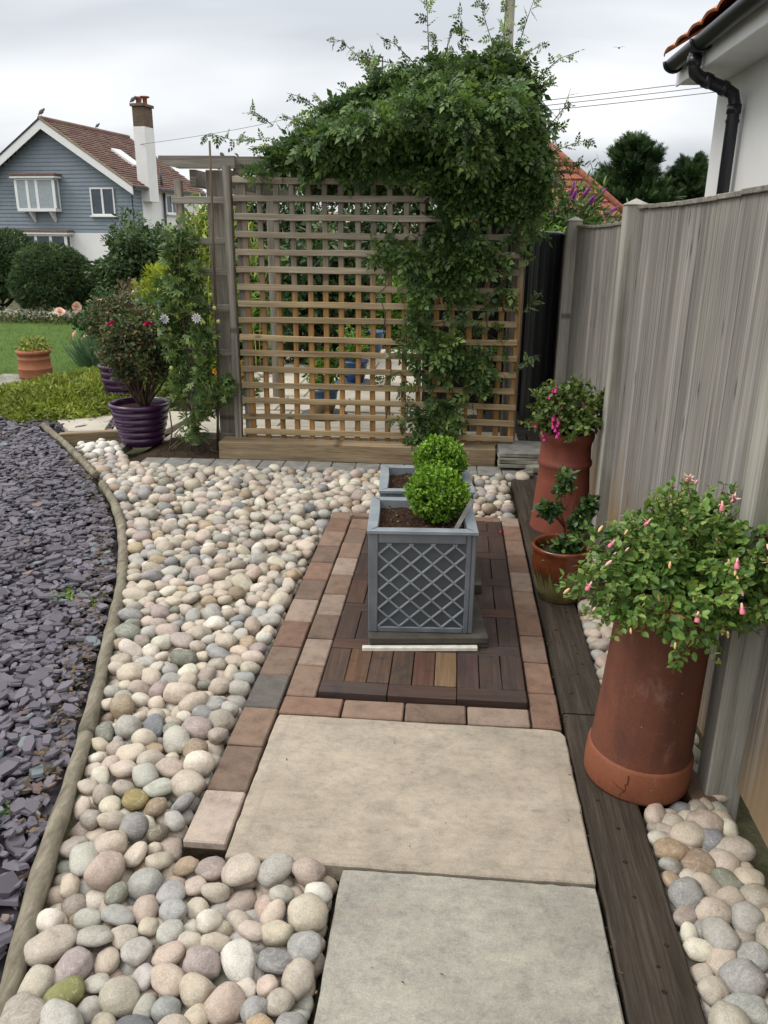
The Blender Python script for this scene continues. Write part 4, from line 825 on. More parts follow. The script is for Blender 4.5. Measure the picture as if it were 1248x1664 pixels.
def box_ball(x, y, z, r, lab):
    t = thing('box_plant', lab, 'shrub', (x, y, z), group='clipped box balls in the planters'); c = (0, 0, r*.95)
    n = 2000; P, d = ball_points(n, c, (r, r, r*.92), .10, 5, .80, -.85, seed=x*9); tb = np.clip(.35+.75*(d[:, 2])+.5*fbm(P, 14, 2), 0, 1)
    foliage('foliage', P, d, T_ROUND, .0165, MAT['box'], t, outw=1.4, up=.3, tbias=tb*0+rng.random(len(P)))
    # upright young shoots at the surface
    n = 260; Ps, ds = ball_points(n, c, (r, r, r*.92), .1, 5, .97, -.3, seed=x*9); allP = []; allD = []
    for q, dd in zip(Ps, ds):
        ax = dd*.8+np.array([0, 0, .7]); ax /= np.linalg.norm(ax)
        for k in range(7): allP.append(q+ax*.004*k); allD.append(unit(1)[0]*.6+ax*.8)
    foliage('shoots', np.array(allP), np.array(allD), T_ROUND, .0135, MAT['box'], t, outw=1.5, up=.3, tbias=np.full(len(allP), .85))
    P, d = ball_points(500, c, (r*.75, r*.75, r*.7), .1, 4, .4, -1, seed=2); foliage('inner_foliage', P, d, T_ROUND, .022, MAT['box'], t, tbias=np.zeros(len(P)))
    stems('stem', (0, 0, -.03), [tuple(q*.6+np.array(c)*.4) for q in P[:14]], MAT['bark'], t, .004, .0015)
box_ball(-.046, 2.915, .435, .100, 'nearer bright green clipped box ball in the front planter'); box_ball(-.045, 3.40, .435, .098, 'far bright green clipped box ball, partly behind the nearer ball')
# ================================================================== pots on the right
def pot(name, lab, x, y, prof, mat, parts=(), seg=56, wob=.0, soilz=None, soilr=None, group=None):
    t = thing(name, lab, 'pot', (x, y, 0), group=group); MB().lathe(prof, seg, wob=wob).build('body', mat, t)
    for pn, pp, pm in parts: MB().lathe(pp, seg, wob=wob).build(pn, pm, t)
    if soilz: MB().lathe([(0, soilz+.004), (soilr*.5, soilz+.008), (soilr, soilz)], 28).build('compost', MAT['compost'], t)
    return t
t = pot('chimney_pot', 'large cracked terracotta chimney pot holding the pink fuchsia', .567, 2.012, [(.1395, .088), (.137, .12), (.1315, .27), (.1265, .46), (.125, .545), (.130, .555), (.134, .575), (.134, .595), (.128, .602), (.112, .602), (.110, .56), (.110, .3)], MAT['pot_old'],
    [('collar', [(.120, .0), (.1425, -.004), (.1465, .006), (.1475, .05), (.1455, .090), (.1425, .0965), (.136, .099), (.133, .094)], MAT['pot_ring'])], wob=.006, soilz=.575, soilr=.111)
cr = MB(); th0 = R(-113); pts = []
crk = random.Random(5); a = th0; z = .084
for k in range(13): pts.append((.1484*math.cos(a), .1484*math.sin(a), z)); a += crk.uniform(-.045, .020); z -= crk.uniform(.003, .0095)
cr.tube(pts, [.0011-.00006*k for k in range(13)], 4)
b0 = pts[8]; a0 = math.atan2(b0[1], b0[0]); cr.tube([(.1484*math.cos(a0-.06*k), .1484*math.sin(a0-.06*k), b0[2]+.004*k+.002*(k % 2)) for k in range(5)], [.0009, .0008, .0007, .0006, .0004], 4); cr.build('crack', MAT['compost'], t)
t.location.z = .001; t.rotation_euler = (0, R(2.6), 0)
t = pot('chimney_pot', 'tall red terracotta chimney pot by the fence holding the magenta fuchsia', .597, 4.13, [(.158, 0), (.157, .012), (.152, .04), (.143, .15), (.134, .27), (.130, .335), (.137, .345), (.140, .357), (.137, .37), (.131, .38), (.128, .44), (.130, .465), (.137, .478), (.141, .495), (.1405, .515), (.134, .522), (.120, .522), (.116, .48), (.115, .3)], MAT['pot_red'], soilz=.49, soilr=.117)
t = pot('glazed_pot', 'squat pot with rust and green dripping glaze between the two chimney pots', .487, 3.215, [(.0, .004), (.082, 0), (.088, .006), (.104, .06), (.119, .12), (.125, .17), (.124, .205), (.127, .222), (.131, .232), (.129, .242), (.121, .243), (.115, .236), (.114, .2), (.113, .15)], MAT['glaze'], soilz=.196, soilr=.114)
# bud / flower meshes
def bud_mesh(name, mat, L_=1.0):
    return MB().lathe([(.0, 0), (.10, .06), (.16, .25), (.20, .55), (.15, .82), (.05, 1.0), (.0, 1.03)], 8, smooth=True).mesh(name, mat)
BUD = {k: bud_mesh('bud_'+k, MAT[k]) for k in ('pink', 'palepink', 'budgreen', 'budcream', 'magenta')}
def fflower(name, msep, mskirt):
    mb = MB(); mb.lathe([(0, 0), (.09, .05), (.11, .25), (.13, .42)], 7)
    for k in range(4):
        a = k*math.pi/2; c, s_ = math.cos(a), math.sin(a); q = (-s_, c); b = [(c*.12, s_*.12, .40), (c*.40+q[0]*.13, s_*.40+q[1]*.13, .46), (c*.40-q[0]*.13, s_*.40-q[1]*.13, .46), (c*.82, s_*.82, .34)]
        mb.add(b, [(0, 1, 2), (1, 3, 2)])
    me = mb.mesh(name, msep); sk = MB().lathe([(.10, .40), (.2, .55), (.24, .8), (.20, .98)], 9); me2 = sk.mesh(name+'_skirt', mskirt); return me, me2
FL1, FL1S = fflower('fuchsia_flower', MAT['palepink'], MAT['pink']); FL2, FL2S = fflower('magenta_flower', MAT['magenta'], MAT['violet'])
def hang(par, me, P, d, s_, name):
    d = Vector(d).normalized(); return link(name, me, par, tuple(P), d.to_track_quat('Z', 'Y').to_euler()).__setattr__('scale', (s_, s_, s_)) 
def fuchsia(lab, base, c, rad, n, size, leaf, buds, flowers, seed, stemr=.004, sprigs=60, colr=('palepink', 'budcream', 'budgreen', 'pink'), fm=(FL1, FL1S), trail=0.3, group=None):
    t = thing('fuchsia', lab, 'plant', base, group=group); c = np.array(c)-np.array(base)
    P, d = ball_points(n, c, rad, .34, 3.2, .62, -.55, seed=seed); tb = rng.random(len(P))
    # leaves in opposite pairs along outer sprigs
    Ps, ds = ball_points(sprigs, c, rad, .34, 3.2, .90, -.6, seed=seed); LP = []; LD = []; tips = []; SP = []
    for q, dd in zip(Ps, ds):
        ax = dd*.9+unit(1)[0]*.35+np.array([0, 0, .15]); ax /= np.linalg.norm(ax); ln = rng.uniform(.05, .10)*(rad[0]/.26); k = int(rng.integers(5, 9)); SP.append([tuple(q-ax*ln*.6), tuple(q+ax*ln*.2), tuple(q+ax*ln+np.array([0, 0, -trail*.03]))])
        for i in range(k):
            pp = q+ax*ln*(i/k)*1.05; sd2 = np.cross(ax, unit(1)[0])
            for sg in (1, -1): LP.append(pp); LD.append(sd2*sg+ax*.5)
        tips.append((q+ax*ln, ax))
    foliage('foliage', P, d, leaf[0], size, MAT[leaf[1]], t, outw=.9, up=.7, tbias=tb, droop=.15)
    foliage('sprig_foliage', np.array(LP), np.array(LD), leaf[0], size*.72, MAT[leaf[1]], t, outw=2.5, up=1.0, svar=.35, tbias=np.full(len(LP), .72)+rng.uniform(-.3, .3, len(LP)))
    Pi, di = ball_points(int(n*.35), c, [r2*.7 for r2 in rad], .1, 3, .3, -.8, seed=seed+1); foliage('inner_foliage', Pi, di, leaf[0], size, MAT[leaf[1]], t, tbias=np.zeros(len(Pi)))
    mb = MB()
    for pts in SP: mb.tube(pts, [.0016, .0013, .0009], 4)
    for q in Ps[::2]: mb.tube([(0, 0, -.02), tuple(c*.35+q*.3), tuple(q*.96+c*.04)], [stemr, stemr*.7, .0014], 5)
    mb.build('stems', MAT['redstem'], t)
    for i in range(buds):
        q, ax = tips[int(rng.integers(len(tips)))]; kind = colr[int(rng.choice(len(colr), p=np.array([.34, .26, .3, .1])[:len(colr)]/np.array([.34, .26, .3, .1])[:len(colr)].sum()))]; s_ = rng.uniform(.012, .026)*(1 if kind != 'budgreen' else .55)*(rad[0]/.25)
        q2 = q+unit(1)[0]*.022; hang(t, BUD[kind], q2, ax*.5+np.array([0, 0, -.8 if kind != 'budgreen' else .4])+unit(1)[0]*.3, s_, 'flower_bud')
    for i in range(flowers):
        q, ax = tips[int(rng.integers(len(tips)))]; q = q+unit(1)[0]*.015; dd = ax*.5+np.array([0, 0, -.9]); s_ = .030*(rad[0]/.25)
        fo = link('flower', fm[0], t, tuple(q), Vector(dd).to_track_quat('Z', 'Y').to_euler()); fo.scale = (s_,)*3; link('skirt', fm[1], fo)
    return t, tips
t, tips = fuchsia('large trailing fuchsia with pink buds spilling over the cracked chimney pot', (.567, 2.012, .59), (.635, 2.0, .64), (.225, .225, .15), 4300, .025, (T_ROUND, 'fuchsia'), 70, 18, 3, sprigs=240)
n = 60; P = np.array([.52-.567, 1.80-2.012, .60-.59])+rng.normal(0, .012, (n, 3))*[2, .6, 1.6]; foliage('withered_leaves', P, unit(n), T_LONG, .03, MAT['deadleaf'], t, tbias=rng.random(n))
t, tips = fuchsia('bushy fuchsia with magenta flowers on top of the tall red chimney pot', (.597, 4.13, .50), (.60, 4.12, .625), (.178, .165, .125), 1150, .030, (T_ROUND, 'fuchsia2'), 10, 0, 8, sprigs=80, colr=('magenta', 'budcream', 'budgreen', 'pink'))
for (x, y, z) in ((-.12, -.16, .10), (-.10, -.165, .085), (-.085, -.17, .11), (-.10, -.17, .125), (-.115, -.165, .14), (-.08, -.165, .07), (-.09, -.17, .055), (-.185, -.10, .09), (-.155, -.13, .05), (-.15, -.13, .03), (-.12, -.08, .245), (-.105, -.08, .265), (-.125, -.08, .23), (.02, -.1, .2)):
    fo = link('flower', FL2, t, (x+.02, y, z), Vector((random.gauss(0, .3), -.4, -1)).to_track_quat('Z', 'Y').to_euler()); fo.scale = (.038,)*3; link('skirt', FL2S, fo)
# plant in the glazed pot: knobbly stems with tufts
t = thing('potted_plant', 'sparse knobbly plant with small dark leaf tufts in the glazed pot', 'plant', (.487, 3.215, .2)); mb = MB(); LP = []; LD = []
for pts in ([(.02, 0, 0), (.0, .0, .12), (-.03, .0, .2), (-.01, .01, .33)], [(-.0, 0, .12), (-.05, -.01, .18), (-.085, -.02, .20)], [(.02, 0, .0), (.045, .0, .1), (.06, .0, .17)], [(.03, 0, 0), (.075, .02, .12), (.1, .02, .22)], [(-.0, -.02, 0), (-.02, -.05, .05)], [(.04, -.02, 0), (.03, -.06, .08)]):
    mb.tube(pts, [.006, .005, .004, .003][:len(pts)], 6); e2 = np.array(pts[-1])
    for c2, r2, k in ((e2, .040, 120), (np.array(pts[-2])*.4+e2*.6, .036, 80), (np.array(pts[-2]), .03, 30)):
        u = unit(k); LP += list(c2+u*r2*rng.random((k, 1))); LD += list(u)
foliage('foliage', np.array(LP), np.array(LD), T_ROUND, .026, MAT['glossy'], t, outw=1, up=.5); mb.build('stems', MAT['redstem'], t)
P = np.c_[rng.uniform(-.09, .09, (140, 2)), rng.uniform(0, .02, 140)]; foliage('ground_leaves', P, unit(140), T_DIAM, .018, MAT['glossy'], t)
t = thing('fallen_flower', 'single magenta flower dropped on the paving beside the nearer planter', 'flower', (.268, 3.93, .018)); fo = link('flower', FL2, t, (0, 0, .01), (R(100), 0, .6)); fo.scale = (.03,)*3
# ================================================================== purple pots
def purple(x, y, r, h, lab, z0=0):
    prof = [(0, .006), (r*.64, 0), (r*.66, .01)]; nr = 5
    for i in range(nr):
        z = .02+(h-.07)*i/nr; dz = (h-.07)/nr; rr_ = r*(.68+.27*((i+.5)/nr)**.8)
        for k in range(6): a = k/5*math.pi; prof.append((rr_-r*.02+r*.045*math.sin(a), z+dz*k/5))
    prof += [(r*.95, h-.045), (r*1.02, h-.03), (r*1.04, h-.012), (r*1.0, h), (r*.93, h), (r*.9, h-.015), (r*.88, h-.08), (r*.86, h*.5)]
    return pot('ribbed_pot', lab, x, y, prof, MAT['purple'], soilz=h-.045, soilr=r*.89, seg=72, group='glossy purple ribbed pots')
purple(-2.262, 5.60, .213, .31, 'nearer glossy purple ribbed pot at the corner of the cobbles'); purple(-2.97, 7.0, .19, .36, 'far purple ribbed pot half hidden behind the nearer purple pot')
def shrubpot(x, y, z, h, rad, lab, mat, n, size, tmpl=T_LEAF, seed=1, name='azalea', fl=None, zc=None):
    t = thing(name, lab, 'shrub', (x, y, z)); c = (0, 0, zc or h*.6)
    P, d = ball_points(n, c, rad, .22, 3.5, .4, -.8, gap=.5, seed=seed); foliage('foliage', P, d, tmpl, size, MAT[mat], t, outw=.8, up=.5)
    stems('branches', (0, 0, -.02), [tuple(q) for q in P[::max(1, len(P)//40)]], MAT['bark'], t, .010, .002, jit=.03)
    if fl:
        for q, k in fl: fo = link('flower', ROSE[k], t, q, (random.uniform(-.5, .5), random.uniform(-.5, .5), random.uniform(0, 6))); fo.scale = (.03,)*3
    return t
def rose_mesh(name, mat):
    mb = MB()
    for ring in range(4):
        n = 5; r0 = .2+.25*ring; tilt = .3+.4*ring
        for k in range(n):
            a = 2*math.pi*k/n+ring*.6; c, s_ = math.cos(a), math.sin(a); q = (-s_, c); w2 = .35+.1*ring; z = .55-.12*ring
            mb.add([(c*r0*.3, s_*r0*.3, 0), (c*r0+q[0]*w2, s_*r0+q[1]*w2, z), (c*r0-q[0]*w2, s_*r0-q[1]*w2, z), (c*(r0+.1*tilt), s_*(r0+.1*tilt), z+.18)], [(0, 1, 2), (1, 3, 2)])
    return mb.mesh(name, mat)
ROSE = {'peach': rose_mesh('peach_rose', MAT['peach']), 'magenta': rose_mesh('red_rose', MAT['magenta']), 'orange': rose_mesh('orange_bloom', MAT['orange'])}
shrubpot(-2.222, 5.60, .27, .8, (.255, .25, .27), 'bronze-green azalea shrub with one pink flower in the nearer purple pot', 'azalea', 6200, .034, T_LEAF, 5, fl=[((-.13, -.15, .60), 'magenta'), ((.11, -.1, .60), 'magenta')], zc=.42)
shrubpot(-2.94, 7.0, .33, .7, (.26, .25, .24), 'second bronze-leaved shrub in the far purple pot', 'azalea', 3400, .036, T_LEAF, 8, zc=.40)
# ================================================================== climbers on the trellis
POLY = [(-1.36, 1.86), (-1.22, 1.99), (-1.02, 2.13), (-.88, 2.25), (-.72, 2.33), (-.56, 2.43), (-.36, 2.46), (-.20, 2.51), (.08, 2.545), (.20, 2.62), (.36, 2.50), (.47, 2.33), (.54, 2.1), (.58, 1.9), (.56, 1.72), (.50, 1.50), (.42, 1.38), (.34, 1.10), (.30, .85), (.24, .55), (.14, .30), (-.10, .13), (-.30, .14), (-.30, .30), (-.16, .42), (-.34, .55), (-.38, .75), (-.28, .88), (-.32, 1.1), (-.36, 1.26), (-.56, 1.40), (-.42, 1.50), (-.16, 1.50), (-.14, 1.66), (-.20, 1.82), (-.5, 1.80), (-.76, 1.82), (-1.1, 1.84), (-1.3, 1.80)]
v = thing('jasmine', 'dense dark green jasmine heaped over the pergola and hanging down the trellis', 'climbing plant', (-.3, 5.5, 0)); vo = np.array([-.3, 5.5, 0])
A = np.array(POLY); Q = rng.uniform([-1.6, .1], [.7, 2.7], (40000, 2)); s_, _ = poly_sdf(Q, POLY); wob = .055*fbm(np.c_[Q, np.zeros(len(Q))], 5, 4); okq = (s_+wob > .0) & ((s_ > .09) | (Q[:, 1] < 1.6) | (rng.random(len(Q)) < .30+7*np.maximum(s_, 0))); Q = Q[okq]; s_ = poly_sdf(Q, POLY)[0]
# thinner growth low down, with openings
low = Q[:, 1] < 1.62; gapn = fbm(np.c_[Q, np.zeros(len(Q))], 4.6, 31); keep = (~low) | (gapn > .03) | (rng.random(len(Q)) < .10)
dens = np.where(low, .34, np.where(Q[:, 1] > 1.85, .92, .8)); keep &= rng.random(len(Q)) < dens; Q = Q[keep]; s_ = np.abs(s_[keep]); up_ = Q[:, 1] > 1.85
depth = np.where(up_, np.minimum(.05+s_*1.5, .42), np.minimum(.05+s_*.4, .085)); lump = 1+.9*fbm(np.c_[Q, np.zeros(len(Q))], 4.2, 12)
ymid = np.where(up_, 5.62, 5.475); side = np.where(up_, rng.choice([-1, 1], len(Q), p=[.62, .38]), rng.choice([-1, 1], len(Q), p=[.85, .15]))
yy = ymid+side*depth*lump*(rng.random(len(Q))**.45); yy = np.where(up_, yy, np.where(side < 0, np.minimum(yy, 5.43), yy))
P = np.c_[Q[:, 0], yy, Q[:, 1]]; D = np.c_[np.zeros(len(Q)), side, np.full(len(Q), -.25)]
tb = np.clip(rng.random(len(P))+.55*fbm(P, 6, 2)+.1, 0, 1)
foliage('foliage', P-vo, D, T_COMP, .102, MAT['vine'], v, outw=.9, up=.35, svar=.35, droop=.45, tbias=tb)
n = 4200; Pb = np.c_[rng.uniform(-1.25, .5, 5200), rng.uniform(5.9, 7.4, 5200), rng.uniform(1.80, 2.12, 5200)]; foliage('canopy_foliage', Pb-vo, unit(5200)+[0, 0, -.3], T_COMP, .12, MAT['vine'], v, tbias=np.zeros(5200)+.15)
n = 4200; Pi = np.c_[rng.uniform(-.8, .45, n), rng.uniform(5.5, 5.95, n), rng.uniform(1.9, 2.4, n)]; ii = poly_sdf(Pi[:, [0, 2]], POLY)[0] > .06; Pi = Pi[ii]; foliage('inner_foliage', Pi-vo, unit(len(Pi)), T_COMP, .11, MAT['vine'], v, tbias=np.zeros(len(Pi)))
# stray shoots against the sky
mb = MB(); LP = []; LD = []
SH = [[(-.22, 2.45), (-.24, 2.75), (-.27, 3.0), (-.31, 3.1)], [(-.5, 2.38), (-.66, 2.52), (-.78, 2.62), (-.86, 2.63)], [(.18, 2.55), (.12, 2.7), (.07, 2.85)], [(.22, 2.55), (.24, 2.8), (.21, 2.97), (.15, 3.02)], [(.3, 2.5), (.36, 2.7), (.40, 2.82)], [(.42, 2.35), (.55, 2.46), (.66, 2.50)], [(-.3, 2.45), (-.42, 2.56), (-.52, 2.60)],
      [(-1.3, 2.05), (-1.5, 2.05), (-1.62, 2.08), (-1.72, 2.06)], [(-1.2, 2.12), (-1.32, 2.20), (-1.36, 2.18)], [(.52, 2.1), (.6, 2.2), (.63, 2.3)], [(.52, 1.95), (.66, 2.0), (.8, 2.04)], [(.5, 1.8), (.64, 1.86), (.72, 1.90)], [(-.02, 2.5), (-.03, 2.66), (-.05, 2.72)], [(-.88, 2.2), (-1.02, 2.28), (-1.1, 2.3)], [(-.12, 2.5), (-.08, 2.62), (-.02, 2.6)],
      [(.45, 1.0), (.52, 1.1), (.55, 1.15)], [(.40, .62), (.5, .72), (.56, .73)], [(-.36, .60), (-.46, .56), (-.50, .54)], [(-.35, 1.28), (-.5, 1.36), (-.6, 1.3)], [(-.3, .2), (-.38, .26), (-.42, .24)], [(-.36, .5), (-.3, .35), (-.36, .22)]]
for k in range(34):
    i = int(rng.integers(len(POLY)//2)); a = np.array(POLY[i]); c = np.array([-.3, 1.9]); dd = (a-c)/np.linalg.norm(a-c); e2 = a+dd*rng.uniform(.04, .13)+rng.normal(0, .03, 2); SH.append([tuple(a-dd*.1), tuple(a), tuple(e2)])
for q in SH:
    y0 = 5.5 if q[0][1] > 1.8 else 5.42; yj = y0+random.uniform(-.1, .2)*(q[0][1] > 1.8); pts = [Vector((x+.3, yj-5.5+random.uniform(-.02, .02), z)) for x, z in q]; mb.tube(pts, [.0032]+[.0022]*(len(pts)-2)+[.0012], 4)
    for a, b in zip(pts, pts[1:]):
        k = max(2, int((b-a).length/.035))
        for i in range(k):
            pp = a.lerp(b, i/k)
            for sg in (1, -1): LP.append(tuple(pp)); LD.append(tuple(((b-a).normalized()*.5+Vector((0, 0, -.2))+Vector(unit(1)[0])*.8)))
foliage('shoot_leaves', np.array(LP), np.array(LD), T_COMP, .062, MAT['vine'], v, outw=2, up=.5)
for k in range(26):
    a = Vector((rng.uniform(-.2, .6)+.0, -.06, rng.uniform(.2, 1.2))); pts = [a+Vector((random.gauss(0, .03)*i, random.gauss(0, .008), .13*i)) for i in range(5)]; mb.tube(pts, [.004, .0035, .003, .0025, .002], 4)
mb.build('stems', MAT['bark'], v)
for (x, z) in ((.19, 2.13), (.2, 2.10), (-.02, 1.60), (-.01, 1.56), (.09, 1.60), (.10, 1.57), (-.13, 1.13), (-.12, 1.10), (.21, 2.02)):
    n = 8; P = np.array([x+.3, -.17 if z > 1.8 else -.11, z])+rng.normal(0, .008, (n, 3)); foliage('dead_leaf', P, np.tile([0, -.2, -1.], (n, 1)), T_LONG, .05, MAT['deadleaf'], v, outw=2, tbias=np.ones(n)*.8)
# passion flower on the side ladder
pv = thing('passion_flower', 'passion flower climber with pale green fruits at the left end of the pergola', 'climbing plant', (-1.88, 5.40, 0)); po = np.array([-1.88, 5.40, 0])
PP = [(-1.83, 1.60), (-1.77, 1.62), (-1.70, 1.45), (-1.68, 1.30), (-1.68, 1.1), (-1.66, .95), (-1.62, .8), (-1.60, .66), (-1.50, .5), (-1.54, .36), (-1.64, .30), (-1.68, .14), (-1.84, .10), (-1.90, .3), (-1.92, .55), (-1.96, .75), (-1.96, 1.0), (-1.92, 1.2), (-1.88, 1.42)]
Q = rng.uniform([-2.2, .1], [-1.4, 1.7], (6600, 2)); s_, _ = poly_sdf(Q, PP); wob = .05*fbm(np.c_[Q, np.zeros(len(Q))], 7, 4); gp = fbm(np.c_[Q, np.zeros(len(Q))], 7, 14); ok = (s_+wob > 0) & ((gp > -.10) | (rng.random(len(Q)) < .2)) & ((Q[:, 1] > .75) | (rng.random(len(Q)) < .6)); Q = Q[ok]
yy = 5.42+rng.normal(-.04, .07, len(Q)); P = np.c_[Q[:, 0], yy, Q[:, 1]]; foliage('foliage', P-po, np.tile([0, -1., -.1], (len(P), 1)), T_LOBE, .055, MAT['passion'], pv, outw=.7, up=.5, svar=.4)
foliage('small_leaves', (P-po)[::2]+rng.normal(0, .02, (len(P[::2]), 3)), np.tile([0, -1., 0], (len(P[::2]), 1)), T_LEAF, .038, MAT['passion'], pv)
stems('stems', [(.05, 0, -.02), (-.12, 0, -.02), (.15, .02, -.02), (.28, .02, -.02)], [tuple(q) for q in (P-po)[::160]], MAT['bark'], pv, .006, .002, 8, jit=.04)
fr = MB().lathe([(0, 0), (.5, .15), (.8, .6), (.8, 1.1), (.45, 1.65), (0, 1.8)], 10).mesh('fruit', MAT['fruit'])
for (x, z) in ((-1.93, 1.13), (-1.79, 1.06), (-1.77, 1.28), (-1.60, 1.10), (-1.73, .98), (-1.89, .88), (-1.88, .84), (-1.74, .86), (-1.58, 1.02), (-1.83, .96), (-1.98, .97), (-1.67, .92), (-1.55, .93), (-1.9, .62), (-1.72, .70), (-1.86, 1.22)):
    o = link('fruit', fr, pv, (x+1.88, -.10, z), (random.gauss(3.1, .3), random.gauss(0, .3), 0)); o.scale = (.017,)*3
def passion(x, z):
    mb = MB()
    for k in range(10): a = k*math.pi/5; c, s2 = math.cos(a), math.sin(a); mb.add([(0, 0, 0), (c*.6-s2*.18, .0, s2*.6+c*.18), (c*.6+s2*.18, 0, s2*.6-c*.18), (c, -.05, s2)], [(0, 1, 2), (1, 3, 2)])
    fo = mb.build('flower', MAT['whitepetal'], pv, loc=(x+1.88, -.15, z)); fo.scale = (.036,)*3; mb = MB()
    for k in range(26): a = k*math.pi/13; c, s2 = math.cos(a), math.sin(a); mb.add([(c*.3-s2*.03, -.12, s2*.3+c*.03), (c*.3+s2*.03, -.12, s2*.3-c*.03), (c*.78, -.2, s2*.78)], [(0, 1, 2)])
    mb.build('filament_ring', MAT['bluefil'], fo); MB().lathe([(0, .3), (.12, .2), (.2, 0)], 8).build('stigma', MAT['budgreen'], fo, rot=(R(90), 0, 0))
passion(-1.90, .935); passion(-1.685, .945)
# ================================================================== garden beyond
t = thing('terracotta_pot', 'ringed terracotta pot on the stone ledge at the edge of the lawn', 'pot', (-4.39, 8.15, .02))
MB().lathe([(.0, .005), (.165, 0), (.168, .02), (.166, .085), (.172, .092), (.172, .10), (.163, .108), (.158, .185), (.163, .192), (.163, .2), (.156, .206), (.152, .24), (.170, .246), (.176, .262), (.172, .285), (.15, .287), (.145, .25), (.143, .2)], 48).build('body', MAT['pot_left'], t); MB().lathe([(0, .262), (.145, .255)], 20).build('compost', MAT['compost'], t)
t = thing('trailing_plant', 'straggly yellow-green plant growing in the ringed terracotta pot', 'plant', (-4.39, 8.15, .28)); P, d = ball_points(420, (.03, 0, .05), (.17, .15, .13), .3, 3, .2, -.3, seed=4); foliage('foliage', P, d, T_LEAF, .034, MAT['sedum'], t)
lg2 = structure('stone_ledge', (-4.5, 8.0, 0))
for (x0, x1, y0, y1, z0, z1) in ((-.35, .12, -.28, .35, -.04, .015), (-.42, .05, -.38, -.1, -.10, -.045), (.13, .4, -.2, .3, -.05, .0), (-.8, -.38, -.1, .35, -.09, -.03)): MB().box(x0, x1, y0, y1, z0, z1, .008, jit=.006).build('ledge_stone', MAT['slatestone'], lg2)
def mound(lab, cx, cy, rx, ry, h, n, seed, mat='sedum'):
    t = thing('sedum_mat', lab, 'ground cover', (cx, cy, -.04)); a = rng.uniform(0, 2*np.pi, n); r = np.sqrt(rng.random(n)); k = 1+.22*fbm(np.c_[np.cos(a), np.sin(a), np.full(n, seed)], 1.5, seed)
    x, y = rx*r*np.cos(a)*k, ry*r*np.sin(a)*k; z = h*np.sqrt(np.maximum(1-r**2.6, 0))*(1+.35*fbm(np.c_[x, y, np.zeros(n)], 4, seed)); P = np.c_[x, y, z+rng.uniform(-.03, .01, n)]; D = np.c_[x*.8, y*.8, np.full(n, .5)]
    tb = np.clip(.35+.25*x/rx+.7*fbm(P, 3.5, seed)+rng.uniform(-.25, .25, n), 0, 1); foliage('foliage', P, D, T_SPRAY, .042, MAT[mat], t, outw=.9, up=.8, tbias=tb, kind='stuff')
    P2 = P*[.97, .97, .75]; foliage('under_foliage', P2[::2], D[::2], T_ROUND, .05, MAT[mat], t, tbias=np.zeros(len(P2[::2])), up=1.2, kind='stuff'); return t
mound('low yellow-green sedum mat spreading between the purple slate and the lawn', -3.52, 7.28, .80, 1.0, .20, 14000, 2); mound('rusty tinged patch of low ground cover beside the purple pots', -3.25, 8.3, .55, .9, .2, 4000, 9)
t = thing('blue_grass', 'tuft of blue-green grass behind the sedum mat', 'grass tuft', (-4.15, 9.2, 0)); n = 500; P = np.c_[rng.normal(0, .09, (n, 2)), np.zeros(n)]; V, F = scatter(*T_BLADE, P, frames(np.c_[P[:, :2]*3, np.full(n, 1.)]+unit(n)*.15, unit(n)), rng.uniform(.2, .42, n)); link('blades', np_mesh('blades', V, F, MAT['bluegrass'], np.repeat(rng.random(n), 5)), t, kind='stuff')
t = thing('timber_edging', 'grey timber plank edging the lawn above the sedum mat', 'edging', (-3.65, 9.75, 0), R(6)); MB().box(-.65, .65, -.05, .05, -.05, .07, .005).build('plank', MAT['grey_wood_x'], t)
t = thing('strap_leaf_plant', 'small clump of striped strap leaves beside the flagstones', 'plant', (-3.0, 6.95, -.02)); n = 46; P = np.c_[rng.normal(0, .05, (n, 2)), np.zeros(n)]; V, F = scatter(*T_BLADE, P, frames(unit(n)*[1, 1, .2]+[0, -.1, .45], unit(n)*.3+[0, 0, 1]), rng.uniform(.14, .25, n)); link('blades', np_mesh('blades', V, F, MAT['bluegrass'], np.repeat(rng.random(n), 5)), t)
def bush(lab, x, y, z, rad, n, size, mat, tmpl=T_LEAF, seed=1, lump=.2, shell=.6, gap=0, cat='bush', name='bush', zmin=-.6, flowers=(), stem_=True, up=.4, tbs=1.0, kindf=None):
    t = thing(name, lab, cat, (x, y, z)); c = (0, 0, rad[2]*.85); P, d = ball_points(n, c, rad, lump, 4, shell, zmin, gap, seed); P = P[P[:, 2] > -.02] if len(P) else P; d = (P-np.array(c))/np.array(rad)
    tb = np.clip(.35+.35*d[:, 2]+.6*fbm(P, 3.2/max(.35, rad[0]), seed)+rng.uniform(-.35, .35, len(P)), 0, 1)*tbs
    foliage('crown', P, d, tmpl, size, MAT[mat], t, outw=.9, up=up, tbias=tb)
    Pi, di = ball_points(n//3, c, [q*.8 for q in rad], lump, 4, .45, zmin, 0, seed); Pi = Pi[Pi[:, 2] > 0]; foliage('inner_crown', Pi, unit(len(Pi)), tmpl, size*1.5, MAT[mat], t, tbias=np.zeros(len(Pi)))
    if stem_: stems('stem', (0, 0, -.05), [tuple(q) for q in Pi[::max(1, len(Pi)//14)]], MAT['bark'], t, rad[0]*.06, .004)
    for k, q in flowers: fo = link('flower', ROSE[k], t, q, (random.uniform(.5, 1.6), random.uniform(-.5, .5), random.uniform(0, 6))); fo.scale = (.058,)*3
    return t
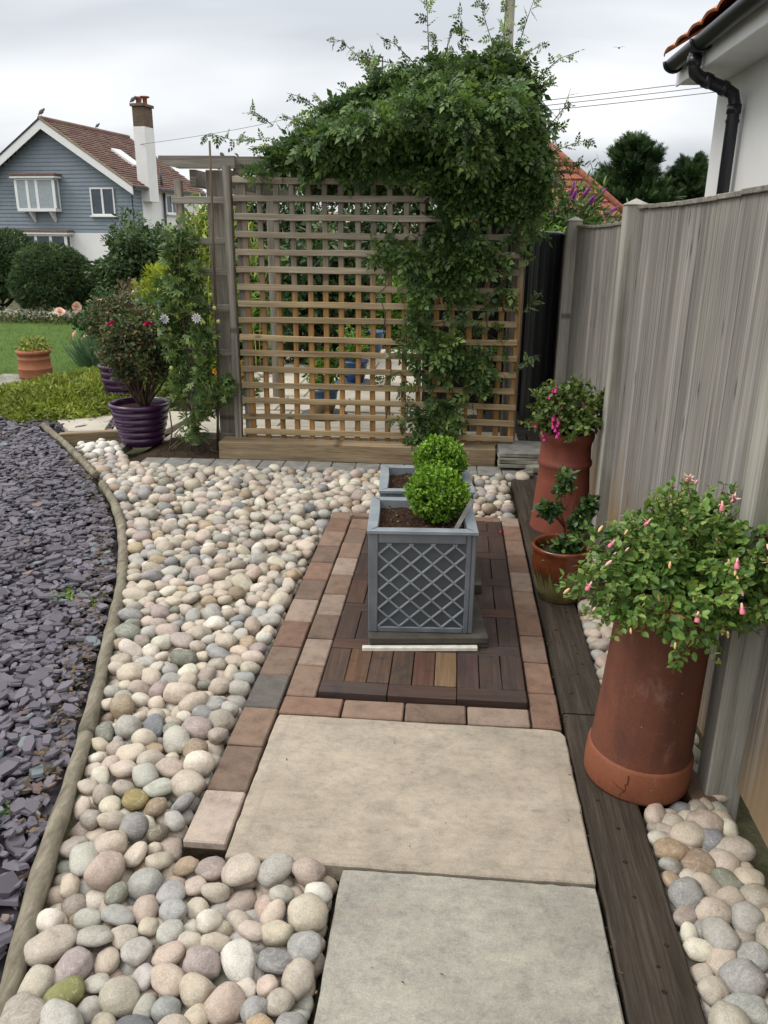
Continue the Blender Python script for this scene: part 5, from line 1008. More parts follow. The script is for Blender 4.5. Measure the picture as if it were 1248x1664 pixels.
bush('peach rose bush in flower at the edge of the lawn', -4.35, 10.3, 0, (.52, .42, .38), 1700, .06, 'rose_leaf', T_LEAF, 3, name='rose_bush', cat='rose bush', flowers=[('peach', q) for q in ((-.62, -.3, .52), (-.34, -.42, .60), (.02, -.46, .66), (-.36, -.48, .26), (-.22, -.5, .23), (.02, -.48, .30), (.10, -.44, .52), (-.0, -.5, .36))])
bush('pale peach and bronze rose shrub behind the peach roses', -3.75, 11.2, 0, (.75, .5, .50), 2000, .065, 'brownleaf', T_LEAF, 13, name='rose_bush', cat='rose bush', gap=.25, flowers=[('peach', q) for q in ((-.5, -.5, .72), (-.3, -.5, .62), (-.6, -.4, .56), (-.1, -.52, .78))])
bush('large rounded clipped yew bush in front of the blue house', -7.38, 14.8, -.02, (.74, .7, .69), 15000, .075, 'hedge', T_SPRAY, 5, .06, .86, name='clipped_yew', cat='bush', up=.1)
bush('dark evergreen bush at the left edge, behind the rounded yew', -9.3, 16.0, -.05, (1.05, .9, .88), 15000, .085, 'hedge', T_SPRAY, 6, .08, .84, name='evergreen_bush', cat='bush', up=.1)
bush('tall loose dark-leaved shrub between the yew and the pergola', -5.42, 14.2, -.05, (.86, .8, .90), 9500, .085, 'shrub', T_LEAF, 7, .22, .5, gap=.6, name='dark_shrub', cat='shrub')
bush('bright yellow-green upright shrub left of the pergola', -3.92, 11.0, -.02, (.42, .42, .58), 4600, .09, 'yellowshrub', T_SPRAY, 9, .2, .5, name='golden_shrub', cat='shrub', up=1.2)
bush('bronze-leaved low shrub below the tall dark shrub', -4.75, 12.4, -.02, (.62, .45, .42), 2200, .07, 'brownleaf', T_LEAF, 19, .25, .5, gap=.25, name='bronze_shrub', cat='shrub')
bush('green leafy shrub behind the passion flower', -3.25, 9.6, -.02, (.55, .55, .55), 3000, .07, 'passion', T_LEAF, 29, .25, .5, gap=.3, name='leafy_shrub', cat='shrub')
bush('pale flowering low shrub behind the nearer purple pot', -2.45, 7.6, -.02, (.38, .4, .24), 1200, .05, 'brightleaf', T_LEAF, 39, .25, .5, name='low_shrub', cat='shrub')
t = bush('clump of orange flowers seen under the side of the pergola', -1.98, 7.2, -.02, (.2, .2, .20), 450, .045, 'brightleaf', T_LEAF, 49, name='orange_flowers', cat='flowers')
for k in range(26): fo = link('flower', ROSE['orange'], t, (random.uniform(-.18, .18), random.uniform(-.2, .0), random.uniform(.22, .4)), (random.uniform(0, 1.4), 0, random.uniform(0, 6))); fo.scale = (.022,)*3
rw = thing('rubble_wall', 'low rubble stone wall under the evergreens at the end of the lawn', 'wall', (-7, 14.1, 0))
for k in range(40):
    x = -1.2+k % 20*.215; zr = k//32; s_ = random.uniform(.09, .16); pv = []; bm = bmesh.new(); bmesh.ops.create_icosphere(bm, subdivisions=2, radius=1)
    for v3 in bm.verts: v3.co = Vector((v3.co.x*s_*1.15, v3.co.y*s_, v3.co.z*s_*.72))*(1+.3*noise.noise(v3.co*1.3+Vector((k*3, 0, 0))))
    me = bpy.data.meshes.new('stone'); bm.to_mesh(me); bm.free(); me.materials.append(MAT['slatestone'] if k % 5 else MAT['paleslab']); link('stone', me, rw, (x+.05*random.random()+.0, random.uniform(-.05, .05)-.02*x, .06+zr*.16), (0, 0, random.uniform(0, 3)))
t = thing('ground_cover', 'ragged low plants growing along the foot of the rubble wall', 'ground cover', (-7, 13.6, 0)); n = 2600; P = np.c_[rng.uniform(-5, 2.6, n), rng.normal(0, .16, n), np.abs(rng.normal(0, .10, n))]; foliage('foliage', P, unit(n)+[0, 0, .6], T_LEAF, .07, MAT['azalea'], t, kind='stuff'); t['kind'] = 'stuff' if False else ''; del t['kind']
# --- things behind the trellis
def bluepot(lab, x, y, r, h, m1, m2, plant, cat='pot', dish=True):
    t = thing('glazed_pot', lab, cat, (x, y, 0))
    if dish: MB().lathe([(0, .03), (r*1.55, .03), (r*1.6, .02), (r*1.55, .0)], 32).build('saucer', MAT['slatestone' if False else 'greyblue'], t)
    MB().lathe([(r*.6, .03), (r*.78, h*.35), (r*.86, h*.55)], 32).build('lower_body', m2, t); MB().lathe([(r*.862, h*.55), (r*.95, h*.9), (r*1.05, h*.92), (r*1.05, h), (r*.92, h), (r*.88, h*.8), (0, h*.84)], 32).build('body', m1, t)
    if plant:
        q = thing('potted_plant', plant, 'plant', (x, y, h)); P, d = ball_points(420, (0, 0, .16), (r*1.1, r*1.0, .17), .3, 3, .3, -.9, seed=x); foliage('foliage', P, d, T_LEAF, .05, MAT['brightleaf'], q); stems('stems', (0, 0, -.05), [tuple(a) for a in P[:10]], MAT['greenstem'], q)
MAT['greyblue'] = plain('grey_blue_dish', (.06, .075, .10), .6); MAT['midblue'] = plain('mid_blue_glaze', (.05, .11, .21), .3, .5)
bluepot('two-tone blue and tan glazed pot on a saucer behind the trellis', -1.09, 6.72, .125, .24, MAT['midblue'], MAT['tan'], 'yellow-green plant in the blue and tan pot behind the trellis')
bluepot('dark blue glazed pot on a wide saucer farther behind the trellis', -1.02, 8.3, .14, .25, MAT['darkblue'], MAT['darkblue'], 'light green plant in the dark blue pot behind the trellis')
bluepot('far blue glazed pot near the back of the patio', -1.05, 10.4, .16, .32, MAT['midblue'], MAT['midblue'], None, dish=False)
bush('tall dark glossy-leaved shrub filling the middle of the view through the trellis', -1.55, 9.8, 0, (.62, .5, .85), 3200, .10, 'shrub', T_LEAF, 61, .2, .45, name='glossy_shrub', cat='shrub', zmin=-.95)
bush('bright green garden shrub seen through the trellis right of centre', -.95, 12.2, 0, (.6, .5, .45), 2600, .07, 'brightleaf', T_LEAF, 62, .25, .4, name='bright_shrub', cat='shrub', zmin=-.95)
bush('mixed green border plants behind the pergola post', -2.75, 9.9, -.05, (.55, .5, .52), 2600, .07, 'brightleaf', T_LEAF, 63, .3, .3, gap=.3, name='border_shrub', cat='shrub', zmin=-.95)
bush('dull green shrub at the back of the garden behind the left of the trellis', -3.4, 14.2, 0, (1.1, .7, .72), 3600, .09, 'shrub', T_LEAF, 64, .3, .4, name='background_shrub', cat='shrub', zmin=-.95)
bush('mid green shrub at the back of the garden behind the middle of the trellis', -1.2, 15.5, 0, (1.5, .7, .62), 4200, .09, 'passion', T_LEAF, 65, .3, .4, name='background_shrub', cat='shrub', zmin=-.95)
bush('dark shrub beyond the added shed behind the right of the trellis', .3, 11.5, 0, (.75, .8, .95), 4200, .09, 'shrub', T_LEAF, 66, .2, .4, name='background_shrub', cat='shrub', zmin=-.95)
bush('broad dark evergreen shrub added far behind the left half of the trellis to hide bright sky', -3.9, 17.5, -.2, (1.5, .8, 1.62), 7500, .10, 'hedge', T_LEAF, 81, .22, .5, gap=.6, name='background_shrub', cat='shrub', zmin=-.95)  # added to block bright sky showing through the upper trellis
bush('broad dark evergreen shrub added far behind the middle of the trellis to hide bright sky', -1.3, 18.6, -.2, (1.7, .8, 1.55), 7500, .10, 'shrub', T_LEAF, 82, .22, .5, gap=.6, name='background_shrub', cat='shrub', zmin=-.95)  # also added, darkens the sky gaps behind the middle slats
t = thing('bamboo', 'thin yellow-green bamboo canes behind the left part of the trellis', 'bamboo', (-2.55, 8.9, 0)); mb = MB(); LP = []
for k in range(22):
    x, y = random.uniform(-.35, .38), random.uniform(-.2, .2); pts = [(x+random.gauss(0, .02)*i, y, .32*i) for i in range(6)]; mb.tube(pts, .006, 5); LP += [(pts[i][0]+random.gauss(0, .05), y+random.gauss(0, .04), pts[i][2]+random.gauss(0, .12)) for i in range(2, 6) for _ in range(14)]
mb.build('canes', MAT['budgreen'], t); foliage('foliage', np.array(LP), unit(len(LP))+[0, 0, -.4], T_LONG, .13, MAT['bamboo'], t)
fs2 = structure('stone_border', (-1.8, 7.9, 0))
for k in range(16): s_ = random.uniform(.05, .10); me = random.choice(NEAR_ME); o = link('cobble', me, fs2, (-.35+random.uniform(-.1, .25), -.8+k*.12, .03), (0, 0, random.uniform(0, 3)), random.choice([(.45, .42, .36), (.5, .42, .36), (.4, .38, .33)])); o.scale = (s_, s_, s_*.8)
# bungalow beyond the garden
def slope_tiles(name, par, mat, x0, x1, yA, zA, yB, zB, rows, tw, th=.03, stuff=True, hip=None):
    """courses of tiles on a plane rising from (yA, zA) to (yB, zB)"""
    mb = MB(); dy, dz = (yB-yA)/rows, (zB-zA)/rows; L_ = math.hypot(dy, dz); ny_, nz_ = -dz/L_, dy/L_
    if ny_*0+nz_ < 0: ny_, nz_ = -ny_, -nz_
    for r in range(rows):
        a, b = x0, x1
        if hip: a, b = hip((r+.5)/rows)
        x = a+(tw*.5 if r % 2 else 0)-tw
        while x < b:
            xa, xb = max(x, a), min(x+tw*.96, b)
            if xb-xa > .02:
                y0, z0 = yA+dy*r, zA+dz*r; y1, z1 = y0+dy*1.06, z0+dz*1.06; k = th*random.uniform(.8, 1.2)
                mb.add([(xa, y0+ny_*k, z0+nz_*k), (xb, y0+ny_*k, z0+nz_*k), (xb, y1+ny_*.004, z1+nz_*.004), (xa, y1+ny_*.004, z1+nz_*.004), (xa, y0, z0), (xb, y0, z0)], [(0, 1, 2, 3), (4, 5, 1, 0)])
            x += tw
    return mb.build(name, mat, par, kind='stuff' if stuff else None)
bg = thing('bungalow', 'low bungalow with tan tiled roof and dark windows seen through the trellis', 'building', (-2.5, 21, -.1))
MB().box(-4.2, 4.4, 0, 4, -.2, 1.62, .01).build('wall', MAT['render_w'], bg)
slope_tiles('roof_tiles', bg, MAT['tantile'], -4.5, 4.6, -.35, 1.56, 1.6, 2.16, 8, .33); MB().add([(-4.5, -.35, 1.56), (4.6, -.35, 1.56), (4.6, 1.6, 2.13), (-4.5, 1.6, 2.13), (4.6, 4.4, 1.56), (-4.5, 4.4, 1.56)], [(0, 1, 2, 3), (3, 2, 4, 5), (0, 3, 5), (1, 2, 4)]).build('roof', MAT['rooftile'], bg)
for x in (-3.0, -1.3, .6, 2.2):
    w_ = MB().box(x-.5, x+.5, -.04, .02, .55, 1.45, .004).build('window', MAT['glass'], bg)
    MB().box(x-.56, x-.5, -.06, .0, .5, 1.5, .004).box(x+.5, x+.56, -.06, .0, .5, 1.5, .004).box(x-.5, x+.5, -.06, .0, 1.45, 1.5, .004).box(x-.5, x+.5, -.06, .0, .5, .55, .004).box(x-.02, x+.02, -.06, 0, .55, 1.45, .003).build('frame', MAT['white'], w_)
# --- blue gabled house
A9 = R(-9); hs = thing('gabled_house', 'blue boarded house with white lower walls, brown tiled gable roof and tall white chimney', 'house', (-15.06, 38, 0), A9)
ZG = -1.6
def hb(x0, x1, y0, y1, z0, z1, name, mat, par=None, bev=.01): return MB().box(x0, x1, y0, y1, z0, z1, bev).build(name, mat, par or hs)
hb(-8.1, -.02, .4, 7.2, ZG, 1.48, 'lower_wall', MAT['render_w'])
hb(-.02+.0, -.01+.03, 1.25, 7.2, 1.481, 3.45, 'side_wall', MAT['render_w']); 
MB().add([(-8.05, .45, 1.481), (-.03, .45, 1.481), (-.03, .45, 3.42), (-4.05, .45, 6.1), (-8.05, .45, 3.42), (-8.05, 7.2, 1.481), (-.03, 7.2, 1.481), (-.03, 7.2, 3.42), (-4.05, 7.2, 6.1), (-8.05, 7.2, 3.42)], [(0, 1, 2, 3, 4), (5, 6, 7, 8, 9), (1, 6, 7, 2), (0, 5, 9, 4)]).build('upper_wall', MAT['bluecladding'], hs)
mb = MB(); z = 1.49
while z < 6.1:
    hw = 4.02 if z < 3.42 else 4.02*(6.12-z)/(6.12-3.42)
    if hw > .1: mb.add([(-4.05-hw, .405, z), (-4.05+hw, .405, z), (-4.05+hw, .435, z+.175), (-4.05-hw, .435, z+.175), (-4.05-hw, .44, z), (-4.05+hw, .44, z)], [(0, 1, 2, 3), (4, 5, 1, 0)])
    if z < 3.4: mb.add([(.045, .41, z), (.045, 1.24, z), (.01, 1.24, z+.175), (.01, .41, z+.175), (.0, .41, z), (.0, 1.24, z)], [(0, 1, 2, 3), (4, 5, 1, 0)])
    z += .172
mb.build('cladding_boards', MAT['bluecladding'], hs, kind='stuff')
# roof: ridge at x=-4.05, z=6.35; eaves x=.28 / -8.38, z=3.5
rx, rz, ez = -4.05, 6.35, 3.50
def rp_(x0, x1, name):
    mb = MB(); V = [(x0, .0, ez), (x0, 7.5, ez), (x1, 7.5, rz), (x1, .0, rz)]; d = .10
    mb.add(V+[(x, y, z-d) for x, y, z in V], [(0, 1, 2, 3), (4, 5, 6, 7), (0, 1, 5, 4), (1, 2, 6, 5), (2, 3, 7, 6), (3, 0, 4, 7)]); mb.build(name, MAT['rooftile'], hs)
rp_(.30, rx, 'roof_slope'); rp_(-8.4, rx, 'roof_slope')
mb = MB(); rows = 26
for r in range(rows):
    k0, k1 = r/rows, (r+1)/rows; xa, za = .32+(rx-.32)*k0, ez+(rz-ez)*k0; xb, zb = .32+(rx-.32)*k1, ez+(rz-ez)*k1; y = -.02+(.15 if r % 2 else 0)
    while y < 7.5:
        k = random.uniform(.035, .06); mb.add([(xa+.5*k, y, za+.85*k), (xa+.5*k, y+.29, za+.85*k), (xb, y+.29, zb+.012), (xb, y, zb+.012), (xa, y, za), (xa, y+.29, za)], [(0, 1, 2, 3), (4, 5, 1, 0)]); y += .3
mb.build('roof_tiles', MAT['rooftile'], hs, kind='stuff')
MB().tube([(rx, -.05, rz+.02), (rx, 7.5, rz+.02)], .11, 8).build('ridge', MAT['rooftile'], hs)
for s_ in (1, -1):  # barge boards
    x1_ = rx+s_*4.38; V = [(rx, -.06, rz-.0), (x1_, -.06, ez-.03), (x1_, -.06, ez-.36), (rx, -.06, rz-.42)]; mb = MB(); mb.add(V+[(x, .0, z) for x, y, z in V], [(0, 1, 2, 3), (4, 5, 6, 7), (0, 1, 5, 4), (2, 3, 7, 6), (1, 2, 6, 5), (0, 3, 7, 4)]); mb.build('barge_board', MAT['white'], hs)
    V = [(rx, -.08, rz+.06), (x1_+s_*.05, -.08, ez+.05), (x1_+s_*.05, -.08, ez-.04), (rx, -.08, rz-.04)]; mb = MB(); mb.add(V+[(x, .0, z) for x, y, z in V], [(0, 1, 2, 3), (4, 5, 6, 7), (0, 1, 5, 4), (2, 3, 7, 6)]); mb.build('verge', MAT['tantile' if s_ > 0 else 'blackplastic'], hs)
hb(.26, .40, .05, 7.3, ez-.10, ez+.02, 'gutter', MAT['blackplastic']); hb(.03, .28, .46, 7.2, ez-.12, ez-.06, 'soffit', MAT['white'])
MB().tube([(.12, 3.2, ez-.1), (.12, 3.2, ZG)], .06, 8).build('drainpipe', MAT['blackplastic'], hs)
MB().tube([(.12, 3.2, ez-.1), (.05, 3.2, ez+.3), (.02, 3.2, ez+.95)], .06, 8).build('vent_pipe', MAT['blackplastic'], hs)
def hwin(x0, x1, z0, z1, y, lights, glass='glass', d=.05, name='window', side=False):
    w_ = hb(x0, x1, y-.01, y+.02, z0, z1, name, MAT[glass]) if not side else hb(y-.02, y+.01, x0, x1, z0, z1, name, MAT[glass]); mb = MB(); k = .07
    def fb(a, b, c, e_):
        (mb.box(a, b, y-d, y-.012, c, e_, .004) if not side else mb.box(y+.012, y+d, a, b, c, e_, .004))
    fb(x0-k, x0, z0-k, z1+k); fb(x1, x1+k, z0-k, z1+k); fb(x0+.001, x1-.001, z1, z1+k); fb(x0+.001, x1-.001, z0-k, z0)
    for q in lights: fb(x0+(x1-x0)*q-.05, x0+(x1-x0)*q+.05, z0+.001, z1-.001)
    mb.build('frame', MAT['white'], w_); 
    (MB().box(x0-.12, x1+.12, y-d-.08, y-.0, z0-k-.07, z0-k-.002, .004) if not side else MB().box(y, y+d+.08, x0-.12, x1+.12, z0-k-.07, z0-k-.002, .004)).build('sill', MAT['white'], w_); return w_
hwin(-2.05, -.95, 2.33, 3.40, .39, (.5,)); hwin(3.55, 4.6, 2.5, 3.25, .02, (.5,), side=True)
# upper bay
def bay(x0, x1, z0, z1, yb, lights, glass, cat='bay_window'):
    b_ = hb(x0, x1, yb-.42, yb-.0, z0, z1, cat, MAT[glass]); mb = MB(); y = yb-.44
    mb.box(x0-.03, x1+.03, y-.03, yb-.005, z0-.14, z0-.005, .01); mb.box(x0-.03, x1+.03, y-.02, yb-.005, z1-.02, z1+.06, .01)
    for q in [0, 1]+list(lights): xx = x0+(x1-x0)*q; mb.box(xx-.07, xx+.07, y, y+.05, z0, z1-.03, .006)
    for s_ in (x0, x1): mb.box(s_-.03, s_+.03, yb-.10, yb-.01, z0, z1-.03, .006)
    mb.build('frame', MAT['white'], b_)
    for q in [(a+b)/2 for a, b in zip([0]+list(lights), list(lights)+[1])]:
        pass
    hb(x0-.2, x1+.2, y-.12, yb-.01, z1+.062, z1+.15, 'canopy_edge', MAT['white'], b_); hb(x0-.22, x1+.22, y-.14, yb-.01, z1+.152, z1+.26, 'canopy', MAT['rooftile'], b_); return b_
b_ = bay(-5.75, -3.75, 2.55, 3.80, .40, (.30, .55), 'curtain')
for x in (-5.2, -4.1): m2 = MB(); m2.add([(x-.06, .38, 2.4), (x+.06, .38, 2.4), (x+.06, -.0, 2.4), (x-.06, -.0, 2.4), (x-.06, .38, 1.95), (x+.06, .38, 1.95)], [(0, 1, 2, 3), (3, 2, 5, 4), (0, 3, 4), (1, 2, 5), (0, 1, 5, 4)]); m2.build('bracket', MAT['white'], b_)
bay(-6.6, -3.4, .35, 1.34, .38, (.25, .5, .75), 'glass')
sk = MB(); k0, k1 = .36, .62; V = []
for (k, y) in ((k0, 2.9), (k0, 3.7), (k1, 3.7), (k1, 2.9)): V.append((.3+(rx-.3)*k+.06, y, ez+(rz-ez)*k+.12))
sk.add(V+[(x-.05, y, z-.1) for x, y, z in V], [(0, 1, 2, 3), (0, 1, 5, 4), (1, 2, 6, 5), (2, 3, 7, 6), (3, 0, 4, 7)]); w_ = sk.build('skylight', MAT['white'], hs)
# chimney stack
hb(-.16, .42, 1.3, 2.15, ez-.6, 6.10, 'chimney', MAT['render_w']); cb_ = thing if False else None
chb = hb(-.145, .405, 1.315, 2.135, 6.102, 6.92, 'chimney_brickwork', MAT['chbrick'])
mb = MB()
for k in range(9): mb.box(-.15, .41, 1.31, 2.14, 6.11+k*.092, 6.11+k*.092+.075, .004)
mb.build('brick_courses', MAT['chbrick'], chb, kind='stuff'); hb(-.22, .48, 1.24, 2.21, 6.94, 7.06, 'corbel', MAT['chbrick'], chb)
MB().lathe([(.13, 0), (.12, .15), (.15, .2), (.15, .3), (.1, .3)], 14, (.06, 1.6, 7.06)).build('chimney_can', MAT['redtile'], chb); MB().lathe([(.1, 0), (.1, .25), (.22, .3), (.22, .34), (0, .36)], 14, (.26, 1.8, 7.06)).build('chimney_can', MAT['redtile'], chb)
# --- birds
def bird(lab, x, y, z, s_, rz=0, fly=False):
    t = thing('bird', lab, 'bird', (x, y, z), rz); 
    if fly: MB().lathe([(0, -.5), (.10, -.25), (.13, .05), (.08, .3), (0, .45)], 10, smooth=True).build('body', MAT['birdgrey'], t, rot=(0, R(90), 0)).scale = (s_,)*3
    else: MB().lathe([(0, -.55), (.06, -.4), (.20, -.1), (.22, .1), (.12, .30), (.13, .40), (.09, .5), (0, .56)], 10, smooth=True).build('body', MAT['birdgrey'], t, loc=(0, 0, s_*.42), rot=(0, R(52), 0)).scale = (s_,)*3
    if fly:
        for sg in (1, -1): MB().add([(-.12, 0, .02), (.12, 0, .02), (.10, sg*.5, .16), (-.05, sg*.5, .17), (-.12, sg*1.0, .02)], [(0, 1, 2, 3), (3, 2, 4)]).build('wing', MAT['birdgrey'], t).scale = (s_,)*3
    else: MB().add([(-.02, -.03, 0), (.02, -.03, 0), (0, 0, .3), (-.02, .05, 0), (.02, .05, 0), (0, .03, .3)], [(0, 1, 2), (3, 4, 5)]).build('legs', MAT['birdgrey'], t).scale = (s_,)*3
def hw(x, y, z): q = Matrix.Rotation(A9, 3, 'Z') @ Vector((x, y, z)); return (q.x-15.06, q.y+38, q.z)
bird('bird perched on the near end of the blue house ridge', *hw(rx, .15, rz+.12), .42); bird('bird perched halfway along the blue house ridge', *hw(rx, 4.6, rz+.12), .32); bird('bird perched on the white chimney of the blue house', *hw(-.12, 1.4, 7.06), .40); bird('bird flying in the sky above the conifer', 4.05, 24.6, 6.25, .18, R(80), True)
# --- car behind the yew
t = thing('parked_car', 'dark parked car mostly hidden behind the rounded yew', 'car', (-10.4, 27.0, -1.13), R(84))
pr_ = [(-2.0, .25), (-2.05, .6), (-1.95, .85), (-1.2, .95), (-.7, 1.38), (.7, 1.42), (1.35, .98), (2.0, .85), (2.1, .5), (2.05, .25)]
V = [(x, s_*(.84 if z < 1 else .66), z) for s_ in (-1, 1) for x, z in pr_]; n = len(pr_); MB().add(V, [tuple(range(n)), tuple(n+i for i in range(n))]+[(i, (i+1) % n, n+(i+1) % n, n+i) for i in range(n)]).build('body', MAT['carpaint'], t)
for x in (-1.3, 1.3):
    for y in (-.8, .8): wl = MB().tube([(x, y-.1, .3), (x, y+.1, .3)], .31, 18).build('wheel', MAT['blackplastic'], t); MB().tube([(x, y-.11, .3), (x, y+.11, .3)], .17, 14).build('rim', MAT['lead'], wl)
for s_ in (-1, 1): MB().add([(-1.05, s_*.78, .98), (-.66, s_*.70, 1.32), (.62, s_*.70, 1.35), (1.1, s_*.78, 1.0)], [(0, 1, 2, 3)]).build('side_window', MAT['glass'], t)
MB().add([(-1.17, -.74, 1.0), (-1.17, .74, 1.0), (-.72, .64, 1.37), (-.72, -.64, 1.37)], [(0, 1, 2, 3)]).build('windscreen', MAT['glass'], t, loc=(-.02, 0, .02)); MB().add([(1.33, -.74, 1.02), (1.33, .74, 1.02), (.74, .64, 1.40), (.74, -.64, 1.40)], [(0, 1, 2, 3)]).build('rear_window', MAT['glass'], t, loc=(.02, 0, .02))
for s_ in (-1, 1): MB().box(-2.06, -2.0, s_*.62-.14, s_*.62+.14, .6, .74, .02).build('headlight', MAT['white'], t)
rd = structure('road'); MB().add([(-40, 23, -.72), (-3, 23, -.72), (-3, 30, -1.21), (-40, 30, -1.21)], [(0, 1, 2, 3)]).build('road_surface', MAT['greyblue'], rd); 
# ------------------------------------------------------------------ red roofed bungalow
rb = thing('red_roofed_bungalow', 'bungalow with red pantiled hipped roof beyond the fence', 'building', (0, 16.6, 0))
slope_tiles('pantiles', rb, MAT['redtile'], -.3, 3.6, 0, 1.55, 2.2, 3.30, 12, .30, .045, hip=lambda k: (-.4+1.1*k, 3.55-1.72*k))
MB().add([(-.4, 0, 1.54), (3.55, 0, 1.54), (1.80, 2.2, 3.27), (.7, 2.2, 3.27), (3.55, 5, 1.54), (-.4, 5, 1.54)], [(0, 1, 2, 3), (1, 4, 2), (3, 2, 4, 5), (0, 3, 5)]).build('roof', MAT['rooftile'], rb)
MB().tube([(3.6, -.02, 1.58), (1.81, 2.2, 3.35)], .07, 8).build('hip_tiles', MAT['redtile'], rb); MB().tube([(1.85, 2.2, 3.36), (.7, 2.2, 3.36)], .08, 8).build('ridge_tiles', MAT['redtile'], rb)
MB().box(-.15, 3.2, .35, 4.6, -.2, 1.52, .01).build('wall', MAT['chbrick'], rb)
# conifers
def conifer(lab, x, y, z, h, r, n, seed, lean=0):
    t = thing('conifer', lab, 'tree', (x, y, z), group=None); rg = np.random.default_rng(seed); MB().tube([(0, 0, -.1), (0, 0, h*.5), (lean*.5, 0, h*.95)], [.16, .10, .02], 8).build('trunk', MAT['bark'], t); LP = []; LD = []; br = MB()
    nb = 120
    for k in range(nb):
        zz = h*(.25+.73*(k/nb)); a = rg.uniform(0, 6.28); ln = r*(1-(k/nb))**.72*rg.uniform(.5, 1.15)+.08; d = np.array([math.cos(a), math.sin(a), rg.uniform(.25, 1.0)]); d /= np.linalg.norm(d); b0 = np.array([lean*.5*(zz/h), 0, zz])
        br.tube([tuple(b0), tuple(b0+d*ln*.9)], [.025, .006], 4)
        for j in range(int(n/nb)): u = rg.random()**.6; LP.append(b0+d*ln*u+rg.normal(0, .07*ln*(1.1-u)+.02, 3)); LD.append(d*1.2+np.array([0, 0, .25]))
    br.build('branches', MAT['bark'], t); LP = np.array(LP); tb = np.clip(.3+.8*fbm(LP, 1.2, seed)+rg.uniform(-.3, .4, len(LP)), 0, 1)
    foliage('crown', LP, np.array(LD), T_SPRAY, .30, MAT['conifer'], t, outw=1.2, up=.3, tbias=tb)
conifer('large dark conifer behind the fence, left of the two', 4.75, 24.5, -1.0, 5.0, 2.15, 8400, 1); conifer('smaller dark conifer partly hidden by the white house', 6.45, 25.2, -1.0, 4.5, 1.7, 6500, 2)
conifer('small dark conifer low at the left foot of the large one', 3.75, 24.0, -1.0, 3.9, 1.3, 3600, 3)
t = bush('buddleia with purple flower spikes behind the fence', 1.14, 9.2, .72, (.62, .5, .70), 4200, .09, 'passion', T_LONG, 71, .35, .35, gap=.35, name='buddleia', cat='shrub', zmin=-.9)
P, d = ball_points(90, (0, 0, .58), (.66, .5, .62), .3, 3, .85, -.5, seed=71)
for q, dd in zip(P[:80], d[:80]): o = MB().lathe([(.2, 0), (.32, .3), (.24, .8), (0, 1.15)], 7, wob=.15).build('flower_spike', MAT['buddleia'], t, loc=tuple(q+np.array([.06, -.05, 0])), rot=Vector((dd[0]+.2, dd[1], .5)).to_track_quat('Z', 'Y').to_euler()); s_ = random.uniform(.035, .075); o.scale = (s_, s_, s_*2.0)
t = bush('light green leafy branches behind the right end of the trellis', .82, 7.6, .9, (.26, .3, .38), 900, .07, 'brightleaf', T_LONG, 72, .3, .3, gap=.2, name='overhanging_shrub', cat='shrub', zmin=-.9, tbs=.6)
# pole, wires, aerial
t = thing('utility_pole', 'grey wooden utility pole rising behind the jasmine', 'pole', (.92, 20.2, -1)); MB().tube([(0, 0, 0), (0, 0, 12)], [.125, .10], 12).build('pole', MAT['grey_wood_z'], t)
for k, (za, zb) in enumerate(((5.80, 6.72), (5.72, 6.60), (5.62, 6.46))):
    t = thing('overhead_wire', ['top', 'middle', 'bottom'][k]+' of the three overhead wires crossing the sky between the jasmine and the white house', 'wire', (0, 0, 0)); pts = []
    for i in range(13): u = i/12; pts.append((.95+14*u, 20.2, 4.28-.10*k+(1.75-.06*k)*u-.10*math.sin(u*math.pi))); 
    MB().tube(pts, .008, 5).build('wire', MAT['wire'], t)
t = thing('overhead_wire', 'thin wire running from the blue house chimney towards the jasmine', 'wire', (0, 0, 0)); MB().tube([(-14.8+1.0*i, 39.3-.4*i, 5.35+.115*i-.2*math.sin(i/12*3.14)) for i in range(13)], .009, 5).build('wire', MAT['wire'], t)
t = thing('tv_aerial', 'thin television aerial showing above the jasmine', 'aerial', (-1.55, 17, 2.5)); mb = MB(); mb.tube([(0, 0, 0), (0, 0, 2.15)], .014, 6); mb.tube([(-.12, 0, 2.1), (.12, 0, 2.06)], .010, 5)
for k in range(5): mb.tube([(-.1+k*.05, -.1, 2.09), (-.1+k*.05, .1, 2.09)], .006, 4)
mb.build('mast', MAT['wire'], t)
# --- white house on the right
wh = thing('white_house', 'white rendered house corner with black gutter and downpipe above the fence', 'house', (1.66, 5.0, 0))
MB().add([(0, -5, 0), (0, 1.05, 0), (0, 1.05, 2.44), (0, -5, 2.44), (5, 1.05, 0), (5, 1.05, 2.44), (5, -5, 0), (5, -5, 2.44)], [(0, 1, 2, 3), (1, 4, 5, 2), (4, 6, 7, 5), (6, 0, 3, 7), (3, 2, 5, 7)]).build('wall', MAT['render_w'], wh)
MB().box(-.26, .02, -5, 1.06, 2.42, 2.438, .003).build('soffit', MAT['white'], wh); MB().box(-.275, -.2605, -5, 1.06, 2.41, 2.56, .003).build('fascia', MAT['white'], wh); MB().box(-.259, 5, 1.062, 1.12, 2.441, 2.50, .003).build('gable_board', MAT['white'], wh)
mb = MB(); n = 40; V = []; seg = 12
for i in range(n+1):
    y = -5+5.99*i/n
    for rr_ in (.056, .052):
        for k in range(seg+1): a = math.pi+math.pi*k/seg; V.append((-.33+rr_*math.cos(a), y, 2.535+rr_*math.sin(a)))
F = []
for i in range(n):
    for q in (0, 1):
        for k in range(seg): b = (i*2+q)*(seg+1)+k; e2 = ((i+1)*2+q)*(seg+1)+k; F.append((b, b+1, e2+1, e2))
    b = i*2*(seg+1); e2 = (i+1)*2*(seg+1); F.append((b, e2, e2+seg+1, b+seg+1)); F.append((b+seg, e2+seg, e2+2*seg+1, b+2*seg+1))
